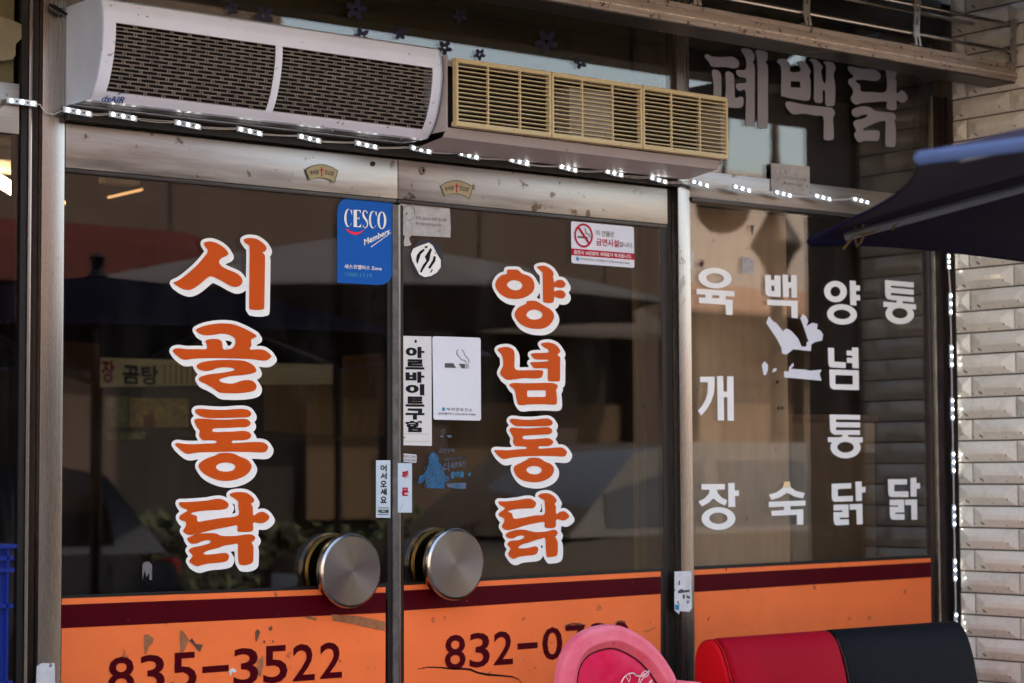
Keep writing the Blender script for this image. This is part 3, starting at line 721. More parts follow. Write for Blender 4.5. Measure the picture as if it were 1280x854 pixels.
# no smoking notice
st = flat('sticker', rrect([(713.8, 276.5), (792.3, 283.8), (793, 335), (714.3, 329)], 0.05), PAPERW, d2, -0.0012, label='white no smoking notice with a red banner')
flat('print', [(714.2, 310.5), (792.9, 317), (792.9, 325), (714.3, 319)], REDP, st, -0.0019)
ring = ell(729.5, 294.5, 11.6, 15.2, -4)
field_mesh('print', [ring], [ell(729.5, 294.5, 9.4, 12.6, -4)], np.array((0, 0)), 1, REDP, st, -0.0024, step=0.45)
flat('print', [(721.8, 284.8), (724, 283.3), (737.4, 303.2), (735.2, 305)], REDP, st, -0.0026)
flat('print', [(722, 295), (735, 296.3), (735, 298.6), (722, 297.3)], INKD, st, -0.0022)
flat('print', [(730, 285), (732, 286), (733, 291), (737, 293), (738.3, 297), (737.3, 297), (736, 294), (732, 292), (731, 287)], INKD, st, -0.0022)
text('print', '이 건물은', [(745, 287.5), (768, 290), (768, 297), (745, 294.5)], INKD, st, -0.0020, bold=0.01)
text('print', '금연시설', [(745.3, 297.5), (773.5, 300), (773.5, 309.5), (745.3, 307)], REDP, st, -0.0020, bold=0.022)
text('print', '입니다.', [(774, 302), (791.5, 303.8), (791.5, 310.5), (774, 308.8)], INKD, st, -0.0020, bold=0.012)
text('print', '흡연시 10만원의 과태료가 부과됩니다.', [(717.5, 312.4), (789.5, 318.4), (789.5, 323.4), (717.5, 317.6)], WHITEV, st, -0.0024, bold=0.012)
flat('print', ell(722, 323.6, 2.1, 2.6, 0, 14), CYANP, st, -0.0020)
text('print', '부여군보건소 / 금연클리닉 전화:(041)830-2486', [(725.5, 322), (787, 327.8), (787, 331.2), (725.5, 325.6)], INKD, st, -0.0020, bold=0.005)
# smoking stand notice
st = flat('sticker', rrect([(540.4, 420.3), (600.8, 422.3), (601.3, 526), (541.8, 524.6)], 0.05), PAPERW, d2, -0.0012, label='larger white sticker with a cigarette drawing')
flat('print', [(556, 454), (566.5, 454), (570.3, 460), (556, 459.6)], INKD, st, -0.0020)
flat('print', [(573.5, 454.7), (581.3, 455), (581.3, 460.8), (577.2, 460.6)], INKD, st, -0.0020)
for x in (582.4, 584.6): flat('print', [(x, 455), (x + .9, 455), (x + .9, 461), (x, 461)], INKD, st, -0.0020)
ribbon('print', [(573, 437), (571, 440), (572, 444), (575, 447), (577, 450), (581, 450.5), (583, 454)], 0.8, INKD, st, -0.0020)
ribbon('print', [(577, 437), (580, 440), (580.5, 443.5), (584, 447), (586, 451), (586, 454)], 0.8, INKD, st, -0.0020)
flat('print', ell(554.4, 511.6, 2.0, 2.5, 0, 14), CYANP, st, -0.0020)
text('print', '부여군보건소', [(558.5, 509.5), (590.5, 510.5), (590.5, 514.6), (558.5, 513.6)], INKD, st, -0.0020, bold=0.01, spacing=1.3)
text('print', '금연클리닉 (041)830-2486', [(547.8, 515.3), (594.5, 516.7), (594.5, 520.3), (547.8, 518.9)], INKD, st, -0.0020, bold=0.005)
# part time job sticker
st = flat('sticker', [(499.8, 419.8), (539.3, 420.8), (539.8, 557.5), (500.3, 556.5)], mat('cream_white_sticker', (0.60, 0.59, 0.57), 0.45, var=0.03, spec=0.15), d2, -0.0012, label='tall white sticker reading 아르바이트구함')
ys = [(433.5, 462.5, '알'), (0, 0, '')]
for ch, y0, y1 in (('아', 433.5, 447.5), ('르', 449, 461.8), ('바', 464.5, 478.5), ('이', 480, 494), ('트', 495.5, 508.3), ('구', 510.5, 524.5), ('함', 526, 540.2)):
    text('print', ch, [(507, y0), (530.5, y0 + .3), (530.5, y1 + .3), (507, y1)], INK, st, -0.0020, bold=0.06)
flat('print', ell(519.6, 426.8, 1.6, 2.0, 0, 12), INK, st, -0.0020)
for q in ([(502.5, 542), (536.5, 542.6), (536.5, 543), (502.5, 542.4)], [(502.5, 551.5), (536.5, 552.1), (536.5, 552.5), (502.5, 551.9)]):
    flat('print', q, TAN, st, -0.0020)
flat('print', ell(505.3, 547, 1.5, 1.5, 0, 10), TAN, st, -0.0020)
# push / number labels
st = flat('sticker', rrect([(499.5, 566.5), (521, 568.3), (520.5, 578.8), (499, 577)], 0.2), mat('grey_label', (0.5, 0.5, 0.53), 0.5), d2, -0.0012, label='small grey phone label under the tall white sticker')
text('print', '부여광고 간판', [(500.5, 568.6), (519.5, 570), (519.5, 572.8), (500.5, 571.4)], INK, st, -0.0020, bold=0.01)
text('print', '031-5535-1303', [(500.5, 573.2), (519.5, 574.6), (519.5, 577.3), (500.5, 576)], INK, st, -0.0020, bold=0.01)
st = flat('sticker', [(497.3, 579), (515, 579), (515, 640.8), (497.3, 640.8)], PAPERB, d2, -0.0042, label='narrow pale sticker with red 폐문 lettering')
text('print', '폐', [(502.5, 588.5), (510.3, 588.5), (510.3, 598.5), (502.5, 598.5)], REDP, st, -0.0050, bold=0.05)
text('print', '문', [(502.2, 609.5), (510.8, 609.5), (510.8, 620), (502.2, 620)], REDP, st, -0.0050, bold=0.05)
ribbon('print', [(500, 639), (502.5, 632), (504, 629.5)], 0.5, TAN, st, -0.0050)
# worn notice with a drawn girl outline (left as a plain pale figure) and text
st = flat('sticker', [(499.5,251),(506,250.5),(508.5,251.5),(562,256),(563.5,284),(563,297),(515,294.5),(511.5,297),(512.8,303),(514.5,305.5),(511,307.5),(505.5,308),(504.5,303),(506,294.8),(500,293),(498.6,285),(496,272),(495.3,264.5),(499.3,264.5)], WORN, d2, -0.0012, label='worn grey notice with faint lettering and a drawn outline')
text('print', '우리 업소는 남은 음식을', [(520, 270), (558, 273.3), (558, 277.5), (520, 274.5)], INKD, st, -0.0020, bold=0.0)
text('print', '재사용하지 않습니다', [(520, 277.5), (552, 280.2), (552, 284), (520, 281.5)], INKD, st, -0.0020, bold=0.0)
text('print', '부여군', [(542.8, 260), (548.5, 260.5), (548.5, 262.6), (542.8, 262.1)], CYANP, st, -0.0020, bold=0.01)
ribbon('print', list(ell(511, 266, 7.5, 9.5, 0, 16)) + [(518.5, 266)], 0.35, INKD, st, -0.0020)
ribbon('print', [(504, 262), (508, 258), (514, 257), (518, 262), (518.5, 268)], 0.35, INKD, st, -0.0020)
flat('print', ell(508.2, 267.3, .9, 1.8, 15, 10), INKD, st, -0.0020)
ribbon('print', [(514.2, 265), (515.4, 266.8), (514.5, 268.5)], 0.35, INKD, st, -0.0020)
ribbon('print', [(510, 274.5), (512, 275)], 0.3, INKD, st, -0.0020)
ribbon('print', [(506, 276), (503, 283), (504, 292)], 0.3, INKD, st, -0.0020)
ribbon('print', [(512, 276), (516, 282), (514, 291)], 0.3, INKD, st, -0.0020)
# round calligraphy sticker
st = flat('sticker', ell(533.3, 323.8, 20, 25, -8), mat('smoky_disc', (0.035, 0.036, 0.045), 0.5, spec=0.1), d2, -0.0012, label='round dark sticker with torn white calligraphy centre')
flat('print', [(516.5,311),(524,307.5),(536,303.3),(541,307),(546,317),(551,325),(551,334),(546,341),(539,345),(531,346.5),(524,343),(520,335),(515.5,326),(513.5,318)], WHITEV, st, -0.0020)
for P in ([(520,325),(521,319),(525,314),(530,311),(531,313),(526,318),(524,324),(522,330),(521,329)], [(526,337),(529,331),(533,326),(531,321),(535,315),(538,310),(540,312),(538,318),(537,325),(533,331),(529,337),(527,341),(525,340)],
          [(535,335),(538,330),(541,325),(542,320),(545,321),(544,327),(541,331),(538,336)], [(531,308),(535,307.5),(534,310),(531,310.5)], [(537.5,341),(540,336),(541,338),(539,341)], [(543,315),(545,316),(544.5,318.5)]):
    flat('print', P, INK, st, -0.0028)
# worn blue transparent sticker: generic figure remains, with the words beside it
BRES = mat('faded_blue_film', (0.02, 0.09, 0.18), 0.5, var=0.5, vscale=60, spots=0.5, spotcol=(0.12, 0.14, 0.18), spec=0.1, spotscale=130)
BRES2 = mat('faded_pale_film', (0.09, 0.12, 0.18), 0.5, var=0.3, vscale=50, spec=0.1)
st = flat('sticker', [(536,571),(538,567),(542,565),(546,567),(548.5,572),(548,578),(552,581),(555,586),(556,594),(561,596),(562,601),(556,603),(555.5,611),(533,610),(533,606),(531,600),(527,604),(523,605),(522.5,602),(524,595),(529,593.5),(533,588),(535.5,580)], BRES, d2, -0.0012, label='scraped blue figure sticker beside pale lettering')
for k in range(14):
    x, y = 533 + (k % 4) * 6 + (k % 3), 586 + (k // 4) * 7
    ribbon('print', list(ell(x, y, 2.2, 2.6, 0, 8)) + [(x + 2.2, y)], 0.4, BRES2, st, -0.0020)
text('print', '금연구역', [(548.3, 560.5), (568, 560.7), (568, 566.5), (548.3, 566)], BRES2, st, -0.0018, bold=0.0)
text('print', '더', [(555, 579), (561.5, 577), (561.5, 589), (555, 590.5)], BRES2, st, -0.0018, bold=0.01)
text('print', '새로워진', [(563, 578.5), (582, 575.5), (582, 583.5), (563, 586.5)], BRES2, st, -0.0018, bold=0.01)
text('print', '참이슬', [(563, 590), (580, 587.8), (580, 596.5), (563, 598.5)], mat('faded_cyan_film', (0.02, 0.13, 0.24), 0.5), st, -0.0018, bold=0.05)
text('print', '깨끗하게 부드럽게', [(556, 573), (581, 570), (581, 573.3), (556, 576)], BRES, st, -0.0018)
flat('print', ell(586.8, 593, 2.1, 2.6, 0, 14), BRES, st, -0.0018)
flat('print', [(557, 605), (571, 603.8), (582.5, 603.5), (582.5, 611), (571, 611), (560, 609)], BRES2, st, -0.0018)
flat('print', ell(572, 607.3, 3.2, 3.2, 0, 12), BRES, st, -0.0022)
for q in ([(550, 544.5), (555, 544.5), (553, 547), (551, 547)], [(558, 544.2), (564.5, 544.2), (564.5, 547), (560, 547)]):
    flat('print', q, BRES2, st, -0.0018)
ribbon('print', [(553, 543), (552, 539), (555, 537), (556, 540), (553.5, 543)], 0.5, BRES2, st, -0.0018)

# little fan stickers and screws on the top rails
def fan(parent, cx, cy, label):
    P = [(-20.5, -3), (-14, -7.5), (-7, -10), (0, -11), (7, -10), (14, -7.5), (21, -3.3), (16.5, 12.5), (11, 9), (5, 7.2), (0, 6.8), (-5, 6.8), (-11, 8), (-15.5, 10.3)]
    n = [(cx + x, cy + y + 0.04 * x) for x, y in P]
    o = flat('sticker', n, GREENP, parent, -0.0130, label=label)
    flat('print', [(cx + x * .93, cy + (y - .5) * .87 + .5 + 0.04 * x) for x, y in P], TAN, o, -0.0134)
    flat('print', [(cx - .6, cy - 6.5), (cx + .8, cy - 6.5), (cx + .8, cy + 5), (cx - .6, cy + 5)], REDP, o, -0.0138)
    flat('print', [(cx - 2.6, cy - 3.8), (cx + 2.8, cy - 3.8), (cx + 2.8, cy - 2.6), (cx - 2.6, cy - 2.6)], REDP, o, -0.0140)
    text('print', '부여중', [(cx - 15.5, cy - 2.5), (cx - 3.5, cy - 4), (cx - 3.5, cy + 2), (cx - 13.5, cy + 4)], INKD, o, -0.0138, bold=0.03)
    text('print', '앙교회', [(cx + 3.8, cy - 4), (cx + 16, cy - 1.5), (cx + 13.5, cy + 5), (cx + 3.8, cy + 2)], INKD, o, -0.0138, bold=0.03)
fan(rail, 402, 216, 'tan fan shaped church sticker')
fan(rail2, 570.8, 236, 'tan fan shaped church sticker')
MB().lathe([(0.006, -0.0102), (0.006, -0.0125), (0.0045, -0.0105), (0.001, -0.0105)], G(463, 205.5, -0.0), 'y', 20).make('screw_hole', BLACKF, rail, smooth=True)
c = G(527.5, 213.7, -0.011)
MB().lathe([(0.010, 0.0), (0.0095, -0.004), (0.006, -0.0055), (0.001, -0.006)], c, 'y', 24).make('bolt', mat('old_bolt', (0.2, 0.18, 0.15), 0.5, 0.8), rail2, smooth=True)
MB().box((c.x - .0045, c.y - .0068, c.z - .001), (c.x + .0045, c.y - .0055, c.z + .001)).box((c.x - .001, c.y - .0069, c.z - .0045), (c.x + .001, c.y - .0056, c.z + .0045)).make('bolt_slot', INK, rail2)

# ================================================================== RIGHT WINDOW
wd = thing('shop_window', 'right hand shop window with white menu lettering above an orange band', 'window')
box('glass_pane', (1.8935, 0.0, 0.02), (2.865, 0.008, 2.046), GLASSC, wd)
film3 = flat('bottom_film', [(866.5,712.3),(1163.5,697.3),(1166,1010),(868,1080)], FILMO, wd, -0.0012)
flat('stripe', [(866.6,719),(1163.6,702.8),(1164,721.3),(866.7,740.2)], MAROON, film3, -0.0024)
flat('seal_line', [(865,708.3),(1166,693.8),(1166,697.4),(865,712.6)], BLACKF, wd, -0.0020)
flat('seal_line', [(1163.6,696),(1166.4,696),(1169,1010),(1166,1010)], BLACKF, wd, -0.0021)
flat('scuff', [(907,711),(909,710.5),(908,714.5)], INK, film3, -0.0026)
flat('scuff', [(884,776),(886.5,771),(887,772),(885,776.3)], INK, film3, -0.0026)
for lb, org, sc, adds, holes in W:
    field_mesh('letter', adds, holes, np.array(org), sc, WHITEV, wd, -0.0012, step=0.5, label=lb)
flat('letter_tip', [(980, 602.3), (987.4, 602), (988, 609.3), (979.8, 609.8)], mat('yellowed_vinyl', (0.75, 0.55, 0.3), 0.5), wd, -0.0018)
flat('torn_sticker', [(940 + x / 7.76, 380 + y / 7.76) for x, y in [(165,118),(205,170),(235,185),(305,270),(312,250),(340,240),(385,265),(450,340),(482,415),(525,415),(530,370),(548,362),(510,250),(470,140),(490,98),(525,120),(545,165),(530,215),(585,183),(638,195),(630,245),(665,258),(690,300),(680,355),(610,370),(575,395),(572,458),(400,440),(335,492),(290,480),(285,425),(235,330),(138,185)]], PAPERW, wd, -0.0012, label='torn white sticker remains shaped like a ragged hand')
flat('torn_sticker', [(940 + x / 7.76, 380 + y / 7.76) for x, y in [(312,652),(355,658),(362,615),(400,570),(405,600),(375,630),(520,638),(560,648),(675,638),(655,680),(675,745),(312,712)]], PAPERW, wd, -0.0012, label='torn white strip under the ragged remains')
flat('torn_sticker', [(940 + x / 7.76, 380 + y / 7.76) for x, y in [(95,595),(120,556),(155,590),(155,640),(135,690),(112,688)]], PAPERW, wd, -0.0012)
flat('torn_sticker', [(940 + x / 7.76, 380 + y / 7.76) for x, y in [(195,665),(210,625),(240,625),(235,650)]], PAPERW, wd, -0.0012)
flat('torn_sticker', [(927.5,320.5),(941,323.5),(943.5,332),(940,342),(927.5,342)], mat('grey_newsprint_scrap', (0.33, 0.30, 0.29), 0.6, var=0.4, vscale=200), wd, -0.0012, label='small grey paper scrap above 백')
flat('torn_sticker', [(937.5,281.5),(942.5,282),(940.3,295.5)], mat('dark_grease_scrap', (0.06, 0.05, 0.05), 0.6), wd, -0.0012)
flat('torn_sticker', [(861.5,312),(866,315),(867.5,320),(867,335),(861.5,335)], mat('striped_scrap', (0.5, 0.45, 0.42), 0.6, var=0.5, vscale=60, stretch=(1, 1, 20)), wd, -0.0012)
# faint flower decal
FL = mat('faint_purple_decal', (0.16, 0.05, 0.07), 0.6)
for k in range(8):
    t = k * math.pi / 4
    flat('flower_decal', [(877 + 1.2 * math.cos(t + 1.57), 330 + 1.2 * math.sin(t + 1.57)), (877 + 7 * math.cos(t), 330 + 8 * math.sin(t)), (877 - 1.2 * math.cos(t + 1.57), 330 - 1.2 * math.sin(t + 1.57))], FL, wd, -0.0012)
# notice on the header above this window
st = flat('sticker', [(963.5,204),(1012,208.3),(1012.3,244),(963.8,239.5)], WORN, wd, -0.0090, label='worn grey notice on the steel header')
text('print', '우리 업소는 남은 음식을', [(979.5, 220), (1008, 223), (1008, 226.5), (979.5, 224)], INKD, st, -0.0096)
text('print', '재사용하지 않습니다', [(979.5, 227.5), (1004, 230), (1004, 233.3), (979.5, 231)], INKD, st, -0.0096)
ribbon('print', list(ell(970, 216, 6, 8, 0, 12)) + [(976, 216)], 0.35, INKD, st, -0.0096)

# ================================================================== TRANSOM AND SIDE PANES
tr = thing('transom_window', 'transom pane above the glass doors, olive reflection painted behind, with blue flower decals', 'window')
box('glass_pane', (0.001, 0.0, 2.335), (1.8365, 0.008, 2.627), GLASSC, tr)
OLIVE = mat('olive_reflection_backing', (0.035, 0.030, 0.014), 0.7, var=0.25, vscale=4, stretch=(1, 1, 3), spots=0.2, spotcol=(0.03, 0.03, 0.02), spotscale=30)  # olive of the mirrored awning put into a backing colour
box('film_backing', (0.002, 0.02, 2.336), (1.80, 0.024, 2.626), OLIVE, tr)
FLB = mat('dark_blue_flower_film', (0.022, 0.022, 0.055), 0.6, var=0.2)
for (fx, fy, s) in ((445, 12, 13), (452, 45, 10), (500, 42, 8), (556, 60, 9), (683, 52, 14), (726, 78, 8), (330, 20, 12), (290, 10, 9), (575, 20, 9), (600, 68, 7)):
    o = None
    for k in range(5):
        t = k * 2 * math.pi / 5 - 1.5 + fx
        o = flat('flower_decal', ell(fx + s * .60 * math.cos(t), fy + s * .62 * math.sin(t), s * .46, s * .30, math.degrees(t), 18), FLB, tr, -0.0010 - k * 0.0002)
box('window_frame', (1.7, 0.009, 2.335), (1.715, 0.018, 2.627), BROWNF, tr)
tr2 = thing('transom_window', 'black transom pane on the right with grey 폐백닭 lettering', 'window')
box('glass_pane', (1.886, 0.0, 2.136), (2.965, 0.008, 2.627), GLASSC, tr2)
box('film_backing', (1.887, 0.03, 2.137), (2.964, 0.034, 2.626), mat('black_window_film', (0.012, 0.010, 0.010), 0.6), tr2)
for key, lb in (('pye', 'grey syllable 폐'), ('baek', 'grey syllable 백'), ('dak3', 'grey syllable 닭')):
    org, sc, adds, holes = L[key]
    field_mesh('letter', [spline(a, 4) for a in adds], holes, np.array(org), sc, GREYV, tr2, -0.0012, step=0.6, label=lb)
box('window_frame', (2.905, 0.009, 2.137), (2.909, 0.028, 2.626), STEELD, tr2)
sw = thing('side_window', 'dark side window at the left edge behind the blue crates', 'window')
box('glass_pane', (-0.6, 0.004, 0.02), (-0.104, 0.012, 2.039), GLASS, sw)
box('film_backing', (-0.6, 0.03, 2.151), (-0.104, 0.034, 2.6), mat('olive_board', (0.11, 0.095, 0.05), 0.7, var=0.3, vscale=6), sw)
flat('torn_sticker', [(-20, 20), (28, 31), (31, 45), (20, 55), (16, 74), (-20, 70)], mat('peeled_film', (0.2, 0.17, 0.11), 0.7, var=0.2), sw, 0.003, sm=3)
# scraps of tape on posts
sp = flat('tape', [(843,714.5),(864,714),(865,760),(862,765),(850,764),(849,768),(843,763)], TAPE, fr, -0.0155, label='torn white label with traces of print')
for q in ([(847, 739), (852, 736), (855, 738), (862, 737), (862, 740), (854, 741), (848, 742)], [(853, 744), (856, 743), (856, 748), (854, 749)], [(858, 744), (863, 746), (862, 749), (858, 747)], [(848, 727), (850, 725), (850, 731), (848, 732)]):
    flat('scribble', q, INKD, sp, -0.0160)
flat('scribble', [(844, 756), (849, 756), (849, 763), (844, 762)], CYANP, sp, -0.0160)
flat('tape', [(46,833),(52,829),(68,829),(69,858),(45,858)], TAPE, fr, -0.0135)
PEN = mat('pen_scribble', (0.25, 0.18, 0.14), 0.6)
for P in ([(850, 307), (848, 312), (852, 314), (849, 318)], [(849, 323), (852, 321), (852, 325), (849, 327), (852, 330), (849, 329)], [(854, 322), (854, 330), (857, 328), (855, 325)],
          [(850, 352), (856, 345), (850, 360), (857, 352), (849, 368)], [(846, 358), (858, 350)], [(848, 375), (852, 382), (857, 372)]):
    ribbon('scribble', P, 0.4, PEN, fr, -0.0148)

# ================================================================== AIR CURTAIN (white)
WPL = mat('white_painted_metal', (0.66, 0.68, 0.77), 0.42, var=0.05, vscale=5, spots=0.4, spotcol=(0.30, 0.25, 0.21), spotscale=75)
GRM = mat('dusty_grille_metal', (0.17, 0.14, 0.115), 0.7, var=0.3, vscale=25)
DARK = mat('cavity_shade_black', (0.012, 0.010, 0.009), 0.9)  # shade inside both units, put in as solid black boxes
ac = thing('air_curtain', 'white air curtain with two dark slotted grilles above the left door', 'air curtain')
PR = [(-0.002, 2.329), (-0.150, 2.329), (-0.163, 2.322), (-0.172, 2.30), (-0.1745, 2.275), (-0.1745, 2.25), (-0.171, 2.225), (-0.165, 2.20), (-0.157, 2.175), (-0.146, 2.15), (-0.131, 2.128), (-0.115, 2.113)]
def prof_at(z):
    Q = PR[2:]
    for (y0, z0), (y1, z1) in zip(Q, Q[1:]):
        if z1 <= z <= z0:
            t = (z0 - z) / (z0 - z1); return y0 + (y1 - y0) * t
    return Q[-1][0]
def sheet(x0, x1, zt, zb, th=0.003):
    zs = np.linspace(zt, zb, 9)
    vs = []
    for z in zs: vs += [(x0, prof_at(z), z), (x1, prof_at(z), z), (x0, prof_at(z) + th, z), (x1, prof_at(z) + th, z)]
    fs = []
    for i in range(8):
        a = i * 4
        fs += [(a, a + 1, a + 5, a + 4), (a + 3, a + 2, a + 6, a + 7), (a + 2, a, a + 4, a + 6), (a + 1, a + 3, a + 7, a + 5)]
    fs += [(0, 2, 3, 1), (32, 33, 35, 34)]
    return vs, fs
XA, XB = 0.004, 0.908
g1, g2 = (0.034, 0.440), (0.458, 0.884)
ZT, ZB = 2.274, 2.131
mb = MB()
mb.add([(XA, -0.002, 2.329), (XB, -0.002, 2.329), (XA, -0.150, 2.3292), (XB, -0.150, 2.3292), (XA, -0.163, 2.3222), (XB, -0.163, 2.3222)], [(0, 1, 3, 2), (2, 3, 5, 4)])
for a in (sheet(XA, XB, 2.322, ZT), sheet(XA, XB, ZB, 2.113), sheet(XA, g1[0], ZT, ZB), sheet(g1[1], g2[0], ZT, ZB), sheet(g2[1], XB, ZT, ZB)):
    mb.add(*a)
mb.box((XA, -0.115, 2.1125), (XB, -0.09, 2.1155)).box((XA, -0.002, 2.112), (XB, -0.03, 2.115))
mb.make('front_cover', WPL, ac, smooth=True)
for x0, x1, nm in ((XA - 0.0035, XA - 0.0002, 'left'), (XB + 0.0002, XB + 0.0035, 'right')):
    MB().prism([(-0.002, 2.112)] + PR[::-1][0:0] + [(-0.002, 2.331), (-0.151, 2.331)] + [(y - 0.002, z) for y, z in PR[2:]] , 'x', x0, x1).make('end_cap', mat('shaded_end_cap', (0.38, 0.42, 0.52), 0.45, var=0.06, spots=0.3, spotcol=(0.15, 0.12, 0.1), spotscale=40), ac)  # ends of the white unit, their shade put in as darker blue grey
box('housing_cavity', (XA + .01, -0.12, 2.125), (XB - .01, -0.01, 2.32), DARK, ac)
box('outlet_slot', (XA + .01, -0.09, 2.114), (XB - .01, -0.03, 2.118), mat('dull_grey_louvre', (0.10, 0.10, 0.10), 0.8), ac)
NR = 17
for (x0, x1) in (g1, g2):
    gr = bpy.data.objects.new('grille', None); link(gr, ac)
    ties = MB()
    for r in range(NR + 1):
        z = ZT - (ZT - ZB) * r / NR
        y = prof_at(z)
        MB().box((x0, y + 0.0005, z - 0.0013), (x1, y + 0.0035, z + 0.0013)).make('slat', GRM, gr)
        if r < NR:
            z2 = ZT - (ZT - ZB) * (r + 1) / NR
            n = 9
            for k in range(n):
                x = x0 + (k + (0.5 if r % 2 else 0.0)) * (x1 - x0) / n
                if x < x0 + .003: continue
                ties.box((x - .0014, y + 0.001, z2 + .0008), (x + .0010, y + 0.003, z - .0008))
                ties.box((x + .0046, y + 0.001, z2 + .0008), (x + .0068, y + 0.003, z - .0008))
    ties.make('grille_tie', GRM, gr, kind='stuff')
# little screws on the bottom edge
for i in range(5):
    p = Vector((0.05 + i * 0.2, -0.09, 2.111)); MB().lathe([(0.004, 0), (0.003, -0.002), (0.0005, -0.0025)], p, 'z', 10).make('screw', STEELV, ac)
LOGO = mat('blue_logo', (0.01, 0.06, 0.25), 0.5)
def acf(x, y):
    p = G(x, y, -0.15); yy = prof_at(min(max(p.z, 2.114), 2.32)) - 0.0008
    p = G(x, y, yy); return Vector((p.x, prof_at(min(max(p.z, 2.114), 2.32)) - 0.0008, p.z))
text('logo', 'dsAIR', [(127, 119.5), (155, 122), (154.5, 129.6), (126.5, 127)], LOGO, ac, fn=acf, bold=0.025, shear=0.2)
ribbon('logo', [(146, 119), (149, 116.8), (155, 116.6), (161, 117.6)], lambda t: 1.2 * (1 - t) + .3, LOGO, ac, 0, fn=acf)

# ================================================================== SECOND UNIT (cream grille)
CREAM = mat('aged_cream_plastic', (0.50, 0.385, 0.205), 0.45, var=0.06, vscale=8, spots=0.35, spotcol=(0.3, 0.2, 0.1), spotscale=60)
BODY = mat('pinkish_white_metal', (0.38, 0.33, 0.33), 0.5, var=0.05, spots=0.2, spotcol=(0.25, 0.2, 0.18), spotscale=50)
vu = thing('fan_unit', 'older fan unit with cream slatted grille to the right of the white air curtain', 'air curtain')
X0, X1, ZB2, ZT2, YF = 0.932, 1.846, 2.135, 2.302, -0.20
bd = MB()
bd.add([(X0 - .012, -0.002, 2.310), (X1 - .006, -0.002, 2.310), (X1 - .006, -0.172, 2.300), (X0 - .012, -0.172, 2.300),
        (X0 - .012, -0.172, 2.285), (X1 - .006, -0.172, 2.285)], [(0, 1, 2, 3), (3, 2, 5, 4)])
bd.box((X0 - .013, -0.183, 2.125), (X0 - .010, -0.002, 2.309))
bd.box((X1 - .009, -0.183, 2.125), (X1 - .006, -0.002, 2.309))
bd.add([(X0 - .012, -0.183, 2.133), (X1 - .006, -0.183, 2.133), (X1 - .006, -0.165, 2.112), (X0 - .012, -0.165, 2.112), (X1 - .006, -0.055, 2.098), (X0 - .012, -0.055, 2.098), (X1 - .006, -0.003, 2.102), (X0 - .012, -0.003, 2.102)],
       [(0, 1, 2, 3), (3, 2, 4, 5), (5, 4, 6, 7)])
bd.make('body', BODY, vu)
box('cavity', (X0, -0.10, 2.14), (X1 - .02, -0.01, 2.295), DARK, vu)
box('fan_housing', (1.33, -0.155, 2.145), (1.47, -0.102, 2.282), mat('galvanised_box', (0.45, 0.42, 0.38), 0.5, 0.3, var=0.15, spots=0.4, spotcol=(0.4, 0.25, 0.1), spotscale=30), vu)
for z0, z1 in ((ZT2 - 0.013, ZT2), (ZB2, ZB2 + 0.014)):
    secs = [X0, 1.232, 1.538, X1]
    for a, b in zip(secs, secs[1:]):
        MB().box((a + .0006, YF - .004, z0), (b - .0006, YF + .02, z1), 0.006).make('grille_rail', CREAM, vu, smooth=True)
for s, (a, b) in enumerate(zip([X0, 1.232, 1.538], [1.232, 1.538, X1])):
    for k in range(13):
        z = ZT2 - 0.020 - k * (ZT2 - ZB2 - 0.040) / 12
        MB().box((a + .004, YF - .001, z - .0016), (b - .004, YF + .012, z + .0007)).make('slat', CREAM, vu)
    for t in (1 / 3, 2 / 3):
        x = a + (b - a) * t
        MB().box((x - .0018, YF - .0025, ZB2 + .01), (x + .0018, YF + .004, ZT2 - .01)).make('mullion', CREAM, vu)
    for x in (a + .0045, b - .0045):
        MB().box((x - .003, YF - .003, ZB2 + .01), (x + .003, YF + .012, ZT2 - .01)).make('mullion', CREAM, vu)
# wrap-around slats at the right end
for k in range(13):
    z = ZT2 - 0.020 - k * (ZT2 - ZB2 - 0.040) / 12
    MB().box((X1 - .002, YF + .001, z - .0016), (X1 + .004, YF + .02, z + .0012)).make('slat', CREAM, vu)

